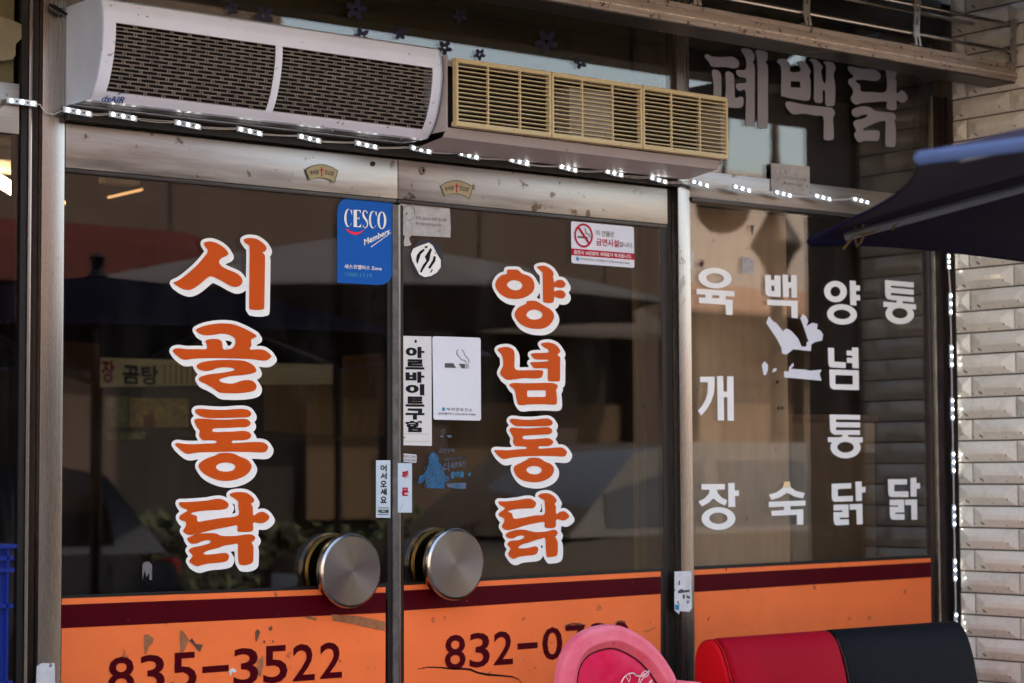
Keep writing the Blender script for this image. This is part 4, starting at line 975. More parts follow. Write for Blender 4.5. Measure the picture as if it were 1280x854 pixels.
# ================================================================== LED STRINGS
LEDB = mat('led_board', (0.50, 0.60, 0.70), 0.4, var=0.2, vscale=200)
LEDL = mat('lit_led', (0.86, 0.94, 1.0), 0.3, var=0.0, emit=5.0)
WIRE = mat('white_wire', (0.5, 0.5, 0.5), 0.4)
def led_string(label, spots, Y, vertical=False, wires=True):
    t = thing('led_string', label, 'led lights', 'led module strings')
    prev = None
    for (ax, ay, bx, by) in spots:
        a, b = G(ax, ay, Y), G(bx, by, Y)
        d = (b - a); Ld = d.length; d.normalize()
        up = Vector((0, 0, 1)) if not vertical else Vector((1, 0, 0))
        nrm = Vector((0, -1, 0))
        h = 0.0062 if not vertical else 0.0055
        o = (a + b) / 2
        vs = []
        for sgn in (0, 1):
            for u, v_ in ((-1, -1), (1, -1), (1, 1), (-1, 1)):
                vs.append(o + d * u * Ld / 2 + up * v_ * h + nrm * (0.005 * sgn))
        mod = MB().add(vs, [(0, 3, 2, 1), (4, 5, 6, 7), (0, 1, 5, 4), (1, 2, 6, 5), (2, 3, 7, 6), (3, 0, 4, 7)]).make('led_module', LEDB, t)
        for q in (-0.36, 0, 0.36):
            cc = o + d * q * Ld + nrm * 0.005
            MB().lathe([(0.0033, 0), (0.0029, -0.0012), (0.0010, -0.0018), (0.0001, -0.0018)], cc, 'y', 8).make('led', LEDL, mod)
        for q in (-0.18, 0.18):
            cc = o + d * q * Ld + nrm * 0.0055
            MB().box(cc - Vector((.0022, .0008, .0016)), cc + Vector((.0022, .0008, .0016))).make('resistor', INKD, mod)
        if prev is not None and wires:
            for s2 in (-0.0014, 0.0014):
                p0, p1 = prev + up * s2 + nrm * .003, a + up * s2 + nrm * .003
                n = 6
                sag = 0.0022 * random.uniform(.2, 1.2)
                pts = [p0.lerp(p1, i / n) + Vector((0, 0, -sag * math.sin(math.pi * i / n))) * (0 if vertical else 1) + Vector((sag * .5 * math.sin(math.pi * i / n), 0, 0)) * (1 if vertical else 0) for i in range(n + 1)]
                MB().tube(pts, 0.0011, 5).make('wire', WIRE, t)
        prev = b
    return t
led_string('horizontal string of lit white leds under the air curtains', [(8,125.5,45,130.5)] , -0.012)
hs = [(79,137,114,143.5),(135.5,142.5,170,149),(217.5,153,250,159.5),(295.5,161,327,168),(371.5,170,400,177),(443,178.5,471,185),(512,184.5,538,190.5),(572,191.5,597.5,198),(635,199.5,661,206),(697.5,208,720.5,214),(755,214,778,220),(811,222,833,228.5),(863,227,885,233),(915,233,938,239.5),(967,240,988.5,245.5),(1017,244.5,1038,250),(1064.5,248.5,1085.5,254)]
ls = led_string('long row of lit white leds along the ledge over doors and window', hs, -0.036)
vsx = [(1184.5,318,1185,337),(1187,366,1187.3,394),(1188,431,1188.6,460),(1189,497,1189.6,526),(1190.3,564,1190.8,592),(1191.3,631,1191.8,659),(1192.5,698,1193,727),(1193.8,765,1194.2,793),(1195,832,1196,860)]
lv = led_string('vertical string of lit white leds beside the tiled pier', [(1182.5, 252, 1183, 281)] + vsx, -0.014, vertical=True)
tgt = None
MB().tube([G(x, y, -0.02) for x, y in [(45, 130), (50, 131), (54, 137), (60, 142), (68, 143), (76, 139), (80, 138)]], 0.0013, 6).make('wire', WIRE, ls)
# black cable poking out by the air curtain
cb = thing('cable_stub', 'short black cable stub tied to the left post above the air curtain', 'cable')
MB().tube([G(62, 6, -0.02), G(68, 9, -0.03), G(76, 14, -0.03), G(83, 18, -0.02)], [0.003, 0.005, 0.004, 0.003], 8).make('cable', INK, cb)

# ================================================================== TILED PIER
pier = thing('tiled_pier', 'pier covered in glossy cream subway tiles right of the shopfront', 'pier')
XP = 2.985
GROUT = mat('brown_grout', (0.075, 0.058, 0.045), 0.9, var=0.2, vscale=40)
TILE = mat('cream_glazed_tile', (0.68, 0.625, 0.55), 0.12, var=0.07, vscale=14, coat=0.5, spots=0.28, spotcol=(0.16, 0.10, 0.07), spotscale=55, bump=0.04, bscale=12)
box('grout', (XP + .006, -0.36, 0.0), (3.049, -0.0215, 3.3), GROUT, pier)
def object_variation(m, lo, hi, dirt=0.0):
    n, l = m.node_tree.nodes, m.node_tree.links
    b = n['Principled BSDF']; src = b.inputs['Base Color'].links[0].from_socket
    oi = n.new('ShaderNodeObjectInfo'); mr = n.new('ShaderNodeMapRange'); mr.inputs[3].default_value = lo; mr.inputs[4].default_value = hi
    l.new(oi.outputs['Random'], mr.inputs[0])
    mx = n.new('ShaderNodeMix'); mx.data_type = 'RGBA'; mx.blend_type = 'MULTIPLY'; mx.inputs[0].default_value = 1
    l.new(src, mx.inputs['A']); l.new(mr.outputs[0], mx.inputs['B'])
    out = mx.outputs['Result']
    if dirt:
        ge = n.new('ShaderNodeNewGeometry'); nz = n.new('ShaderNodeTexNoise'); nz.inputs['Scale'].default_value = 9; nz.inputs['Detail'].default_value = 8; nz.inputs['Roughness'].default_value = 0.75
        l.new(ge.outputs['Position'], nz.inputs[0])
        r2 = n.new('ShaderNodeMapRange'); r2.inputs[1].default_value = 0.5; r2.inputs[2].default_value = 0.8; r2.inputs[4].default_value = dirt
        l.new(nz.outputs[0], r2.inputs[0])
        m2 = n.new('ShaderNodeMix'); m2.data_type = 'RGBA'; m2.inputs['B'].default_value = (0.16, 0.11, 0.08, 1)
        l.new(r2.outputs[0], m2.inputs[0]); l.new(out, m2.inputs['A']); out = m2.outputs['Result']
    l.new(out, b.inputs['Base Color'])
object_variation(TILE, 0.84, 1.06, 0.45)
PT = 0.0652
tmesh = {}
def tile(y0, y1, z0, z1):
    key = (round(y1 - y0, 3))
    L_ = y1 - y0; H_ = z1 - z0; bv = 0.0235; pr = 0.0115
    if key not in tmesh:
        x = 0
        bl = min(0.040, L_ * .44)
        vs = [(0.009, 0, 0), (0.009, L_, 0), (0.009, L_, H_), (0.009, 0, H_),
              (0.0, 0, 0), (0.0, L_, 0), (0.0, L_, H_), (0.0, 0, H_),
              (-pr, bl, bv), (-pr, L_ - bl, bv), (-pr, L_ - bl, H_ - bv), (-pr, bl, H_ - bv)]
        fs = [(0, 1, 5, 4), (1, 2, 6, 5), (2, 3, 7, 6), (3, 0, 4, 7), (4, 5, 9, 8), (5, 6, 10, 9), (6, 7, 11, 10), (7, 4, 8, 11), (8, 9, 10, 11)]
        me = bpy.data.meshes.new('tile'); me.from_pydata(vs, [], fs); me.materials.append(TILE)
        bm = bmesh.new(); bm.from_mesh(me); bmesh.ops.recalc_face_normals(bm, faces=bm.faces[:])
        bmesh.ops.bevel(bm, geom=[e for e in bm.edges if all(v.co.x < 0.001 for v in e.verts)], offset=0.0012, segments=1, affect='EDGES')
        bm.to_mesh(me); bm.free()
        tmesh[key] = me
    o = bpy.data.objects.new('tile', tmesh[key])
    o.location = (XP + random.uniform(-.0006, .0006), y0, z0)
    o.rotation_euler = (0, random.uniform(-.012, .012), random.uniform(-.006, .006))
    link(o, pier)
gt = 0.0042
z_ref = GX(1240, 333, XP).z
r0 = -int(z_ref / PT)
for r in range(r0, 20):
    z0 = z_ref + r * PT + gt / 2
    if z0 < 0: continue
    if r % 2 == 0: js = [-0.024, -0.080, -0.300, -0.356]
    else: js = [-0.024, -0.245, -0.356]
    for a, b in zip(js, js[1:]):
        tile(b + gt / 2, a - gt / 2, z0, z0 + PT - gt)
pf = box('corner_post', (2.95, -0.375, 0), (3.06, -0.362, 3.3), BROWNF, pier, bev=0.002)
box('corner_post', (2.96, -0.56, 0), (3.06, -0.377, 3.3), mat('dark_wood', (0.03, 0.02, 0.016), 0.5, var=0.4, vscale=6, stretch=(10, 10, 1)), pier)

# ================================================================== AWNING RAIL WITH RODS
YA = -0.275
aw = thing('awning_rail', 'weathered metal awning rail with two chromed rods and slotted brackets at the top', 'awning rail')
AX1 = 2.978
prof = [(YA, 2.512), (YA, 2.500), (YA + .004, 2.497), (YA + .004, 2.488), (YA - .004, 2.486), (YA - .004, 2.470), (YA + .002, 2.466), (YA + .002, 2.460), (YA + .105, 2.460), (YA + .105, 2.512)]
MB().prism(prof, 'x', -1.2, AX1).make('front_rail', RAILM, aw)
box('gutter_edge', (-0.2, YA - .005, 2.4755), (AX1, YA - .0042, 2.4785), mat('flaking_edge', (0.75, 0.6, 0.5), 0.5, 0.5, var=0.4, vscale=60, spots=0.8, spotcol=(0.1, 0.07, 0.05), spotscale=90), aw)
box('soffit', (-0.2, YA + .004, 2.456), (AX1, YA + .103, 2.459), STEELD, aw)
for xx in (1.93, 1.97, 2.14, 2.17, 2.34, 2.37, 2.40, 2.52, 2.56, 2.72):
    box('weld_line', (xx, YA + .006, 2.4552), (xx + .004, YA + .10, 2.4558), STEELV, aw)
for (z, y, x0, x1) in ((2.546, -0.28, 1.2, 2.984), (2.628, -0.28, 1.2, 2.984), (2.66, -0.12, 1.2, 2.984)):
    MB().tube([(x0, y, z), (x1, y, z)], 0.0062, 12).make('rod', CHROME, aw, smooth=True)
BRK = mat('slotted_bracket_steel', (0.55, 0.53, 0.52), 0.35, 1.0, var=0.2, spots=0.5, spotcol=(0.25, 0.12, 0.06), spotscale=60)
for px in (870, 1008, 1145, 1265):
    x = G(px, 30, -0.285).x
    for (z0, z1, tilt) in ((2.511, 2.546, 0.004), (2.546, 2.64, -0.004)):
        br = MB()
        for sx in (-1, 1):
            q = [(x + sx * .0078 - .0042 + tilt, z0), (x + sx * .0078 + .0042 + tilt, z0), (x + sx * .0078 + .0042 - tilt, z1), (x + sx * .0078 - .0042 - tilt, z1)]
            br.prism(q, 'y', -0.291, -0.287)
        br.box((x - .012 - tilt, -0.2912, z1 - .012), (x + .012 - tilt, -0.2868, z1 + .003))
        if z0 > 2.53:
            br.box((x - .012 + tilt, -0.2913, z0 + .004), (x + .012 + tilt, -0.2867, z0 + .022)).box((x - .0115, -0.2914, 2.590), (x + .0115, -0.2866, 2.606))
        br.make('bracket', BRK, aw)
    for z in (2.546, 2.628):
        MB().tube([(x - .012, -0.28, z), (x + .012, -0.28, z)], 0.0095, 12).make('bracket_collar', CHROME, aw, smooth=True)
    MB().lathe([(0.009, 0), (0.008, .004), (0.003, .006), (0.0005, .006)], Vector((x, -0.272, 2.513)), 'z', 10).make('bracket_foot', BRK, aw)
# the canvas awning above, seen only mirrored in the transom glass
awn = thing('canvas_awning', 'olive canvas awning above the shopfront, mirrored in the transom glass', 'awning')
CANV = mat('olive_canvas', (0.13, 0.12, 0.06), 0.85, var=0.15, transl=0.25)
MB().prism([(-0.02, 2.84), (-0.02, 2.845), (-0.8, 2.615), (-0.8, 2.61)], 'x', -3.0, 2.95).make('canvas', CANV, awn)
MB().tube([(-3, -0.8, 2.605), (2.95, -0.8, 2.605)], 0.012, 8).make('front_bar', STEELD, awn)
for x in (-1.5, 0.0, 1.45, 2.6):
    MB().tube([(x, -0.8, 2.605), (x, -0.02, 2.70)], 0.010, 6).make('awning_arm', STEELD, awn)

# ================================================================== PARASOL (navy)
def parasol(name_label, cx, cy, zr, zh, Rr, rot, navy, top, rib_m, vis=True, group=None):
    t = thing('parasol', name_label, 'parasol', group, loc=(cx, cy, 0))
    cs = []
    for k in range(8):
        a = rot + k * math.pi / 4
        cs.append(Vector((cx + Rr * math.cos(a), cy + Rr * math.sin(a), zr)))
    hub = Vector((cx, cy, zh))
    N = 10
    for k in range(8):
        a, b = cs[k], cs[(k + 1) % 8]
        grid = []
        for i in range(N + 1):
            s = i / N
            row = []
            for j in range(N + 1):
                q = j / N
                e = a.lerp(b, q)
                # hem curves inwards and the cloth sags between the ribs
                pull = (0.05 if k == 0 else 0.012 if k == 7 else 0.03) * math.sin(math.pi * q) * s ** 2
                p = hub.lerp(e, s * (1 - pull))
                p.z += -0.035 * math.sin(math.pi * q) * s * (1 - s) * 2 + 0.03 * math.sin(math.pi * s)
                row.append(p)
            grid.append(row)
        vs, fs = [], []
        for lay in (0, 1):
            for row in grid:
                for p in row: vs.append(p + Vector((0, 0, 0.002 * lay)))
        M = N + 1
        for lay in (0, 1):
            o = lay * M * M
            for i in range(N):
                for j in range(N):
                    f = (o + i * M + j, o + i * M + j + 1, o + (i + 1) * M + j + 1, o + (i + 1) * M + j)
                    fs.append(f if lay else f[::-1])
        for j in range(N):
            fs.append((N * M + j, N * M + j + 1, M * M + N * M + j + 1, M * M + N * M + j))
        mesh('canopy_panel', vs, fs, navy, t, smooth=True)
        # hem flap hanging from the edge
        hv, hf = [], []
        hs_ = 0.08 if k in (0, 7) else 1.0
        for j in range(N + 1):
            p = grid[N][j]; out = (p - hub); out.z = 0; out.normalize()
            hh = hs_ + (1 - hs_) * math.exp(-(j if k == 0 else N - j) * 0.9)
            hv += [p + out * .002 * hh + Vector((0, 0, .004)), p + out * .012 * hh + Vector((0, 0, -.006 * hh)), p + out * 0.004 * hh + Vector((0, 0, -.016 * hh))]
        for j in range(N):
            for q in range(2): hf.append((j * 3 + q, j * 3 + 3 + q, j * 3 + 4 + q, j * 3 + 1 + q))
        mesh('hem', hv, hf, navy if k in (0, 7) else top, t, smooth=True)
        # rib under the canopy
        r0 = hub + Vector((0, 0, -0.05)); r1 = hub.lerp(a, 0.955) + Vector((0, 0, -0.012))
        MB().tube([r0.lerp(r1, u) + Vector((0, 0, 0.03 * math.sin(math.pi * u))) for u in (0, .25, .5, .75, 1)], 0.0088, 8).make('rib', rib_m, t, smooth=True)
        MB().tube([hub.lerp(a, .5) + Vector((0, 0, -.012)), Vector((cx, cy, zr - .12))], 0.007, 6).make('strut', rib_m, t)
    MB().tube([(cx, cy, 0.05), (cx, cy, zh + .05)], 0.022, 12).make('pole', BLACKF, t, smooth=True)
    MB().lathe([(0.001, 0.12), (0.06, 0.11), (0.2, 0.08), (0.25, 0.03), (0.25, 0.0)], (cx, cy, 0), 'z', 24).make('base', mat('concrete_base', (0.3, 0.3, 0.3), 0.8), t, smooth=True)
    MB().lathe([(0.001, 0.09), (0.03, 0.07), (0.02, 0.03), (0.04, 0.0)], (cx, cy, zh), 'z', 12).make('finial', BLACKF, t, smooth=True)
    return t, cs, hub
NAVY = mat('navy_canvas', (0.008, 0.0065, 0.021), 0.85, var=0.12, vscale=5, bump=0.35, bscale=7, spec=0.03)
NAVYT = mat('skylit_navy_hem', (0.05, 0.080, 0.18), 0.6, var=0.15, vscale=14)  # skylight on the hem put into its colour as a paler blue
RIBM = mat('blue_grey_rib', (0.17, 0.19, 0.225), 0.4, 0.2, var=0.1)
c1 = (0.844, -1.434); ctr = (1.5245, -2.686)
ang = math.atan2(c1[1] - ctr[1], c1[0] - ctr[0])
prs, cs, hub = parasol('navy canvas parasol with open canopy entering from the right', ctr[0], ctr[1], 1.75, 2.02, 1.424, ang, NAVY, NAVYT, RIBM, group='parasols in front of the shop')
CORD = mat('olive_cord', (0.16, 0.11, 0.04), 0.8)
cA = GX(1078, 291, 0.93)
def near_rib(px, py):
    # point on the vertical plane through the first rib
    n = Vector((cs[0].y - hub.y, -(cs[0].x - hub.x), 0))
    d = Vector([float(v) for v in ROT @ np.array([px - 640.0, -(py - 427.0), -FPX])])
    c0 = Vector([float(v) for v in CAM])
    t = (hub - c0).dot(n) / d.dot(n)
    return c0 + d * t
for P in ([(1053, 312), (1060, 303), (1068, 293), (1075, 288), (1078, 281)], [(1068, 300), (1070, 309), (1075, 303), (1080, 292), (1072, 291), (1066, 294)], [(1080, 293), (1090, 291), (1099, 285)], [(1113, 288), (1120, 280), (1127, 275), (1129, 278)], [(1068, 284), (1070, 294), (1080, 294)]):
    MB().tube([near_rib(*p) + Vector((-0.004, -0.006, 0)) for p in P], 0.0022, 6).make('cord', CORD, prs)

# ================================================================== BENCH
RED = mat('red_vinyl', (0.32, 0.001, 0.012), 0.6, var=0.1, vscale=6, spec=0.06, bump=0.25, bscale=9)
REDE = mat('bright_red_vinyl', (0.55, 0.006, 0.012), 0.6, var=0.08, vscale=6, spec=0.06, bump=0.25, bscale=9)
BLK = mat('black_vinyl', (0.0035, 0.004, 0.006), 0.6, var=0.15, vscale=8, spec=0.06, bump=0.25, bscale=9)
bn = thing('bench', 'padded bench with red and black vinyl backrest against the right window', 'bench', loc=(2.0, -0.4, 0))
def cushion(x0, x1, prof, m, name, r=0.03, endbulge=0.0):
    # prof: (y,z) outline; ends are rounded by shrinking the profile
    cy = sum(p[0] for p in prof) / len(prof); cz = sum(p[1] for p in prof) / len(prof)
    P = spline(prof, 4)
    st_ = []
    n = 5
    for i in range(n + 1):
        a = math.pi / 2 * i / n
        st_.append((x0 + r * (1 - math.sin(a)), 1 - (r / 0.12) * (1 - math.cos(a) * 0 - math.sin(a)) * 0.5 if False else 1))
    vs, fs = [], []
    xs = [x0 + r * (1 - math.cos(math.pi / 2 * i / n)) for i in range(n + 1)]
    ins = [r * (1 - math.sin(math.pi / 2 * i / n)) for i in range(n + 1)]
    xs2 = [x1 - (x - x0) for x in xs[::-1]]; in2 = ins[::-1]
    allx = xs + [x0 + (x1 - x0) * u for u in (0.25, 0.5, 0.75)] + xs2; alli = ins + [0, 0, 0] + in2
    for x, q in zip(allx, alli):
        for (y, z) in P:
            dy, dz = y - cy, z - cz; Ln = math.hypot(dy, dz)
            f = max(0.1, (Ln - q) / Ln)
            vs.append((x, cy + dy * f, cz + dz * f))
    k = len(P)
    for i in range(len(allx) - 1):
        for j in range(k): fs.append((i * k + j, i * k + (j + 1) % k, (i + 1) * k + (j + 1) % k, (i + 1) * k + j))
    fs += [tuple(range(k))[::-1], tuple((len(allx) - 1) * k + j for j in range(k))]
    return MB().add(vs, fs).make(name, m, bn, smooth='all')
BP = [(-0.395, 0.893), (-0.425, 0.872), (-0.447, 0.825), (-0.465, 0.76), (-0.49, 0.62), (-0.50, 0.50), (-0.40, 0.47), (-0.35, 0.6), (-0.335, 0.8), (-0.35, 0.875)]
BX = G(907, 845, -0.45).x
cushion(BX + .026, 1.999, BP, RED, 'backrest', 0.012).__setitem__('label', 'red half of the backrest')
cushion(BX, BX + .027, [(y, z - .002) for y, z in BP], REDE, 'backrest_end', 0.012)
cushion(2.000, 2.515, [(y, z + .001) for y, z in BP], BLK, 'backrest', 0.012).__setitem__('label', 'black half of the backrest')
SPf = [(-0.50, 0.46), (-0.70, 0.465), (-0.93, 0.46), (-0.96, 0.42), (-0.93, 0.36), (-0.7, 0.34), (-0.42, 0.34), (-0.39, 0.4), (-0.42, 0.455)]
cushion(1.507, 1.999, SPf, RED, 'seat', 0.02)
cushion(2.000, 2.515, SPf, BLK, 'seat', 0.02)
MB().tube([(2.0, -0.424, 0.874), (2.0, -0.449, 0.826), (2.0, -0.467, 0.76), (2.0, -0.492, 0.62)], 0.0018, 6).make('piping', mat('dark_thread', (0.05, 0.01, 0.01), 0.7), bn)
box('base', (1.53, -0.92, 0.06), (2.49, -0.40, 0.335), BLK, bn, bev=0.01)
for x in (1.56, 2.44):
    for y in (-0.88, -0.44):
        MB().tube([(x, y, 0.0), (x, y, 0.07)], 0.02, 10).make('leg', STEELV, bn)

# ================================================================== RED CHAIR
CH1 = mat('pale_pink_plastic', (0.70, 0.06, 0.12), 0.45, var=0.0, vscale=6, col2=(0.80, 0.22, 0.28), spec=0.15, spots=0.2, spotcol=(0.62, 0.03, 0.1), spotscale=20, bump=0.03, bscale=30)  # chair body varies from red to paler pink
CH2 = mat('crimson_panel_plastic', (0.62, 0.001, 0.048), 0.45, var=0.0, vscale=14, col2=(0.66, 0.03, 0.10), spec=0.12)
chx, chy = 1.17, -0.50
ch = thing('plastic_chair', 'pink and red plastic chair with white script on its rounded back', 'chair', loc=(chx, chy, 0))
OUT = [(0.965, 0.55), (0.978, 0.70), (0.990, 0.80), (1.003, 0.871), (1.032, 0.915), (1.081, 0.943), (1.155, 0.953), (1.217, 0.937), (1.28, 0.902), (1.331, 0.852), (1.362, 0.80), (1.378, 0.70), (1.385, 0.55)]
def chain(P, n=5):
    P = [np.array(p) for p in P]; out = []
    for i in range(len(P) - 1):
        p0, p1, p2, p3 = P[max(i - 1, 0)], P[i], P[i + 1], P[min(i + 2, len(P) - 1)]
        for k in range(n):
            t = k / n
            out.append(0.5 * ((2 * p1) + (-p0 + p2) * t + (2 * p0 - 5 * p1 + 4 * p2 - p3) * t * t + (-p0 + 3 * p1 - 3 * p2 + p3) * t ** 3))
    out.append(P[-1]); return np.array(out)
oc = chain(OUT)
cx_, cz_ = 1.175, 0.66
T = np.gradient(oc, axis=0); T /= np.linalg.norm(T, axis=1, keepdims=True)
Nn = np.stack([T[:, 1], -T[:, 0]], 1)   # inward normal
def lean(z): return chy + (z - 0.45) * 0.0
rings = [(0.0, 0.020), (0.0, 0.004), (0.002, -0.003), (0.007, -0.007), (0.016, -0.0085), (0.028, -0.0075), (0.033, -0.0095), (0.037, -0.0095), (0.041, -0.005), (0.050, -0.001), (0.054, 0.003)]
vs, fs = [], []
for dq, dy in rings:
    for p, nn in zip(oc, Nn):
        q = p + nn * dq
        vs.append((q[0], chy + dy, q[1]))
K = len(oc)
for i in range(len(rings) - 1):
    for j in range(K - 1): fs.append((i * K + j, i * K + j + 1, (i + 1) * K + j + 1, (i + 1) * K + j))
MB().add(vs, fs).make('back_rim', CH1, ch, smooth='all')
# inner panel, slightly dished, with a fine dark gap
inn = oc + Nn * 0.056
vs, fs = [], []
for s in (1.0, 0.97, 0.85, 0.6, 0.3, 0.0):
    for p in inn:
        q = np.array([cx_, 0.62]) * (1 - s) + p * s
        vs.append((q[0], chy + (0.004 if s > .99 else -0.003 + 0.012 * (1 - s)), q[1]))
for i in range(5):
    for j in range(K - 1): fs.append((i * K + j, i * K + j + 1, (i + 1) * K + j + 1, (i + 1) * K + j))
MB().add(vs, fs).make('back_panel', CH2, ch, smooth='all')
gp = []
MB().tube([(p[0], chy + 0.002, p[1]) for p in (oc + Nn * 0.0545)], 0.0012, 5).make('panel_gap', INK, ch)
# rear shell closing the back
vs = [(p[0], chy + 0.020, p[1]) for p in oc] + [(cx_, chy + 0.022, 0.58)]
MB().add(vs, [(j, j + 1, K) for j in range(K - 1)]).make('back_shell', CH1, ch)
# script lettering on the panel (upper part of it shows)
SCR = mat('pale_pink_script', (0.80, 0.55, 0.60), 0.5)
Yc = chy - 0.0062
for pts, wdt in (([(796,846),(793,842),(787,842),(781,846),(777,853),(777,860),(782,864),(790,861)], 1.7), ([(786,852),(783,846),(785,843),(788,846),(786,853)], 0.8),
            ([(793,843),(798,845),(803,845),(806,842)], 1.9), ([(798,858),(799,850),(802,843),(806,839),(809,840),(806,845),(801,852),(802,857),(806,855)], 1.2), ([(804,846),(808,846),(811,842),(811,838),(809,842)], 1.1),
            ([(812,858),(815,850),(812,853),(810,858),(814,860)], 1.2)):
    ribbon('script', pts, wdt, SCR, ch, Yc)
# seat, arms, legs
MB().box((0.99, -0.96, 0.42), (1.36, -0.50, 0.445), 0.012).make('seat', CH1, ch, smooth=True)
arm = [(1.355, chy, 0.80), (1.39, chy - .03, 0.79), (1.405, chy - .12, 0.72), (1.405, chy - .3, 0.66), (1.40, chy - .42, 0.64)]
MB().tube(arm, [0.014, 0.022, 0.022, 0.022, 0.018], 10).make('armrest', CH1, ch, smooth='all')
MB().tube([(2 * cx_ - p[0], p[1], p[2]) for p in arm], [0.014, 0.022, 0.022, 0.022, 0.018], 10).make('armrest', CH1, ch, smooth='all')
for sx, sy in ((0.97, -0.95), (1.385, -0.95), (0.96, -0.48), (1.395, -0.48)):
    MB().tube([(sx, sy, 0.0), (sx * .96 + cx_ * .04, sy, 0.44), (sx, sy, 0.645 if sy < -.8 else 0.60)], [0.018, 0.024, 0.02], 8).make('leg', CH1, ch, smooth=True)

# ================================================================== BLUE CRATES
CRB = mat('blue_crate_plastic', (0.0015, 0.015, 0.15), 0.4, var=0.12, vscale=10, spots=0.2, spotcol=(0.15, 0.17, 0.2), spotscale=70)
def crate(z0, label, parent=None):
    x1 = G(17.5, 700, -0.56).x; x0 = x1 - 0.39; y0, y1, h = -0.56, -0.29, 0.29
    t = thing('plastic_crate', label, 'crate', 'blue crates stacked at the left edge', loc=((x0 + x1) / 2, (y0 + y1) / 2, z0))
    b = MB(); th = 0.006; i_ = 0.008
    b.box((x0 + i_, y0 + i_, z0), (x1 - i_, y0 + i_ + th, z0 + h - .004)).box((x0 + i_, y1 - i_ - th, z0), (x1 - i_, y1 - i_, z0 + h - .004))
    b.box((x0 + i_, y0 + i_ + th, z0), (x0 + i_ + th, y1 - i_ - th, z0 + h - .004)).box((x1 - i_ - th, y0 + i_ + th, z0), (x1 - i_, y1 - i_ - th, z0 + h - .004))
    b.box((x0 + i_ + th, y0 + i_ + th, z0 + .002), (x1 - i_ - th, y1 - i_ - th, z0 + .008))
    b.make('box', CRB, t)
    for zz, e in ((h - .008, .004), (h - .030, .0), (h - .052, .001), (h - .118, 0.0), (0.03, 0.0)):
        r_ = MB(); a = z0 + zz
        r_.box((x0 - e, y0 - e, a), (x1 + e, y0 + i_, a + .007)).box((x0 - e, y1 - i_, a), (x1 + e, y1 + e, a + .007)).box((x0 - e, y0 + i_, a), (x0 + i_, y1 - i_, a + .007)).box((x1 - i_, y0 + i_, a), (x1 + e, y1 - i_, a + .007))
        r_.make('rib', CRB, t)
    for k in range(9):
        x = x0 + .012 + k * (x1 - x0 - .024) / 8
        MB().box((x - .002, y0, z0 + .02), (x + .002, y0 + i_, z0 + h - .01)).make('upright', CRB, t)
    for k in range(6):
        y = y0 + .016 + k * (y1 - y0 - .032) / 5
        MB().box((x1 - i_, y - .002, z0 + h - .052), (x1 - .001, y + .002, z0 + h - .008)).make('upright', CRB, t)
for k in range(4):
    crate(0.004 + k * ((G(10, 680, -0.56).z - 0.294) / 3), ['blue plastic crate at the bottom of the stack', 'blue plastic crate second from the ground', 'blue plastic crate third from the ground', 'blue plastic crate on top of the stack at the left edge'][k])
bd_ = thing('leaning_board', 'narrow grey board standing between the crates and the window', 'board')
box('board', (-0.235, -0.14, 0.0), (-0.195, -0.10, 0.965), mat('grey_board', (0.09, 0.08, 0.07), 0.8, var=0.4, vscale=30), bd_)

# ================================================================== INTERIOR THINGS
WOODB = mat('tan_panel', (0.30, 0.20, 0.12), 0.55, var=0.12, vscale=5, stretch=(6, 6, 1), spots=0.1)
pb = thing('bolted_board', 'tan wooden panel with bolts standing behind the middle steel post', 'panel')
def inside(px, Y): return G(px, 500, Y).x
xa, xb = inside(797, 0.09), inside(985, 0.09)
box('board', (xa, 0.09, 0.0), (xb, 0.11, 2.05), WOODB, pb)
box('edge_trim', (xa, 0.083, 0.0), (inside(819, .083), 0.0895, 2.05), mat('yellowish_trim', (0.16, 0.11, 0.04), 0.5, var=0.1, stretch=(8, 8, 1)), pb)
BOLT = mat('dark_bolt', (0.05, 0.045, 0.04), 0.3, 0.9)
for (px, py) in ((803.5, 508), (808.5, 508), (973.5, 510), (978, 510), (971.8, 477.5), (808.5, 472.5)):
    cc = G(px, py, 0.083)
    MB().lathe([(0.005, 0), (0.004, -0.003), (0.001, -0.004)], cc, 'y', 12).make('bolt', BOLT, pb, smooth=True)
ct = thing('wooden_counter', 'brown wooden counter behind the right window', 'counter')
xa, xb = inside(989, 0.16), inside(1092, 0.16)
zt = G(1040, 527, 0.16).z
box('cabinet', (xa, 0.16, 0.0), (xb, 0.6, zt), mat('brown_cabinet', (0.12, 0.078, 0.047), 0.5, var=0.15, vscale=4, stretch=(6, 6, 1)), ct)
box('cabinet_top', (xa, 0.15, zt + .001), (xb + .01, 0.6, zt + .02), mat('cabinet_top_wood', (0.09, 0.05, 0.03), 0.4), ct)
cbx = thing('cardboard_box', 'small pale cardboard box beside the counter top', 'box')
p0, p1 = G(1078, 566, 0.14), G(1090, 529, 0.14)
MB().box((p0.x, 0.13, p0.z), (p1.x, 0.148, p1.z), 0.002).make('carton', mat('cardboard', (0.26, 0.18, 0.11), 0.8), cbx, smooth=True)
hd = thing('dark_curtain', 'dark brown curtain hanging behind the right window', 'curtain')
cv, cf = [], []
xs = np.linspace(inside(986, 0.75), 2.985, 60)
for i, x in enumerate(xs):
    y = 0.75 + 0.018 * math.sin(i * 1.1) + 0.01 * math.sin(i * 2.7)
    cv += [(x, y, 0.02), (x, y, 2.55)]
for i in range(len(xs) - 1): cf.append((2 * i, 2 * i + 2, 2 * i + 3, 2 * i + 1))
MB().add(cv, cf).make('cloth', mat('dark_brown_cloth', (0.03, 0.02, 0.017), 0.85), hd, smooth='all')
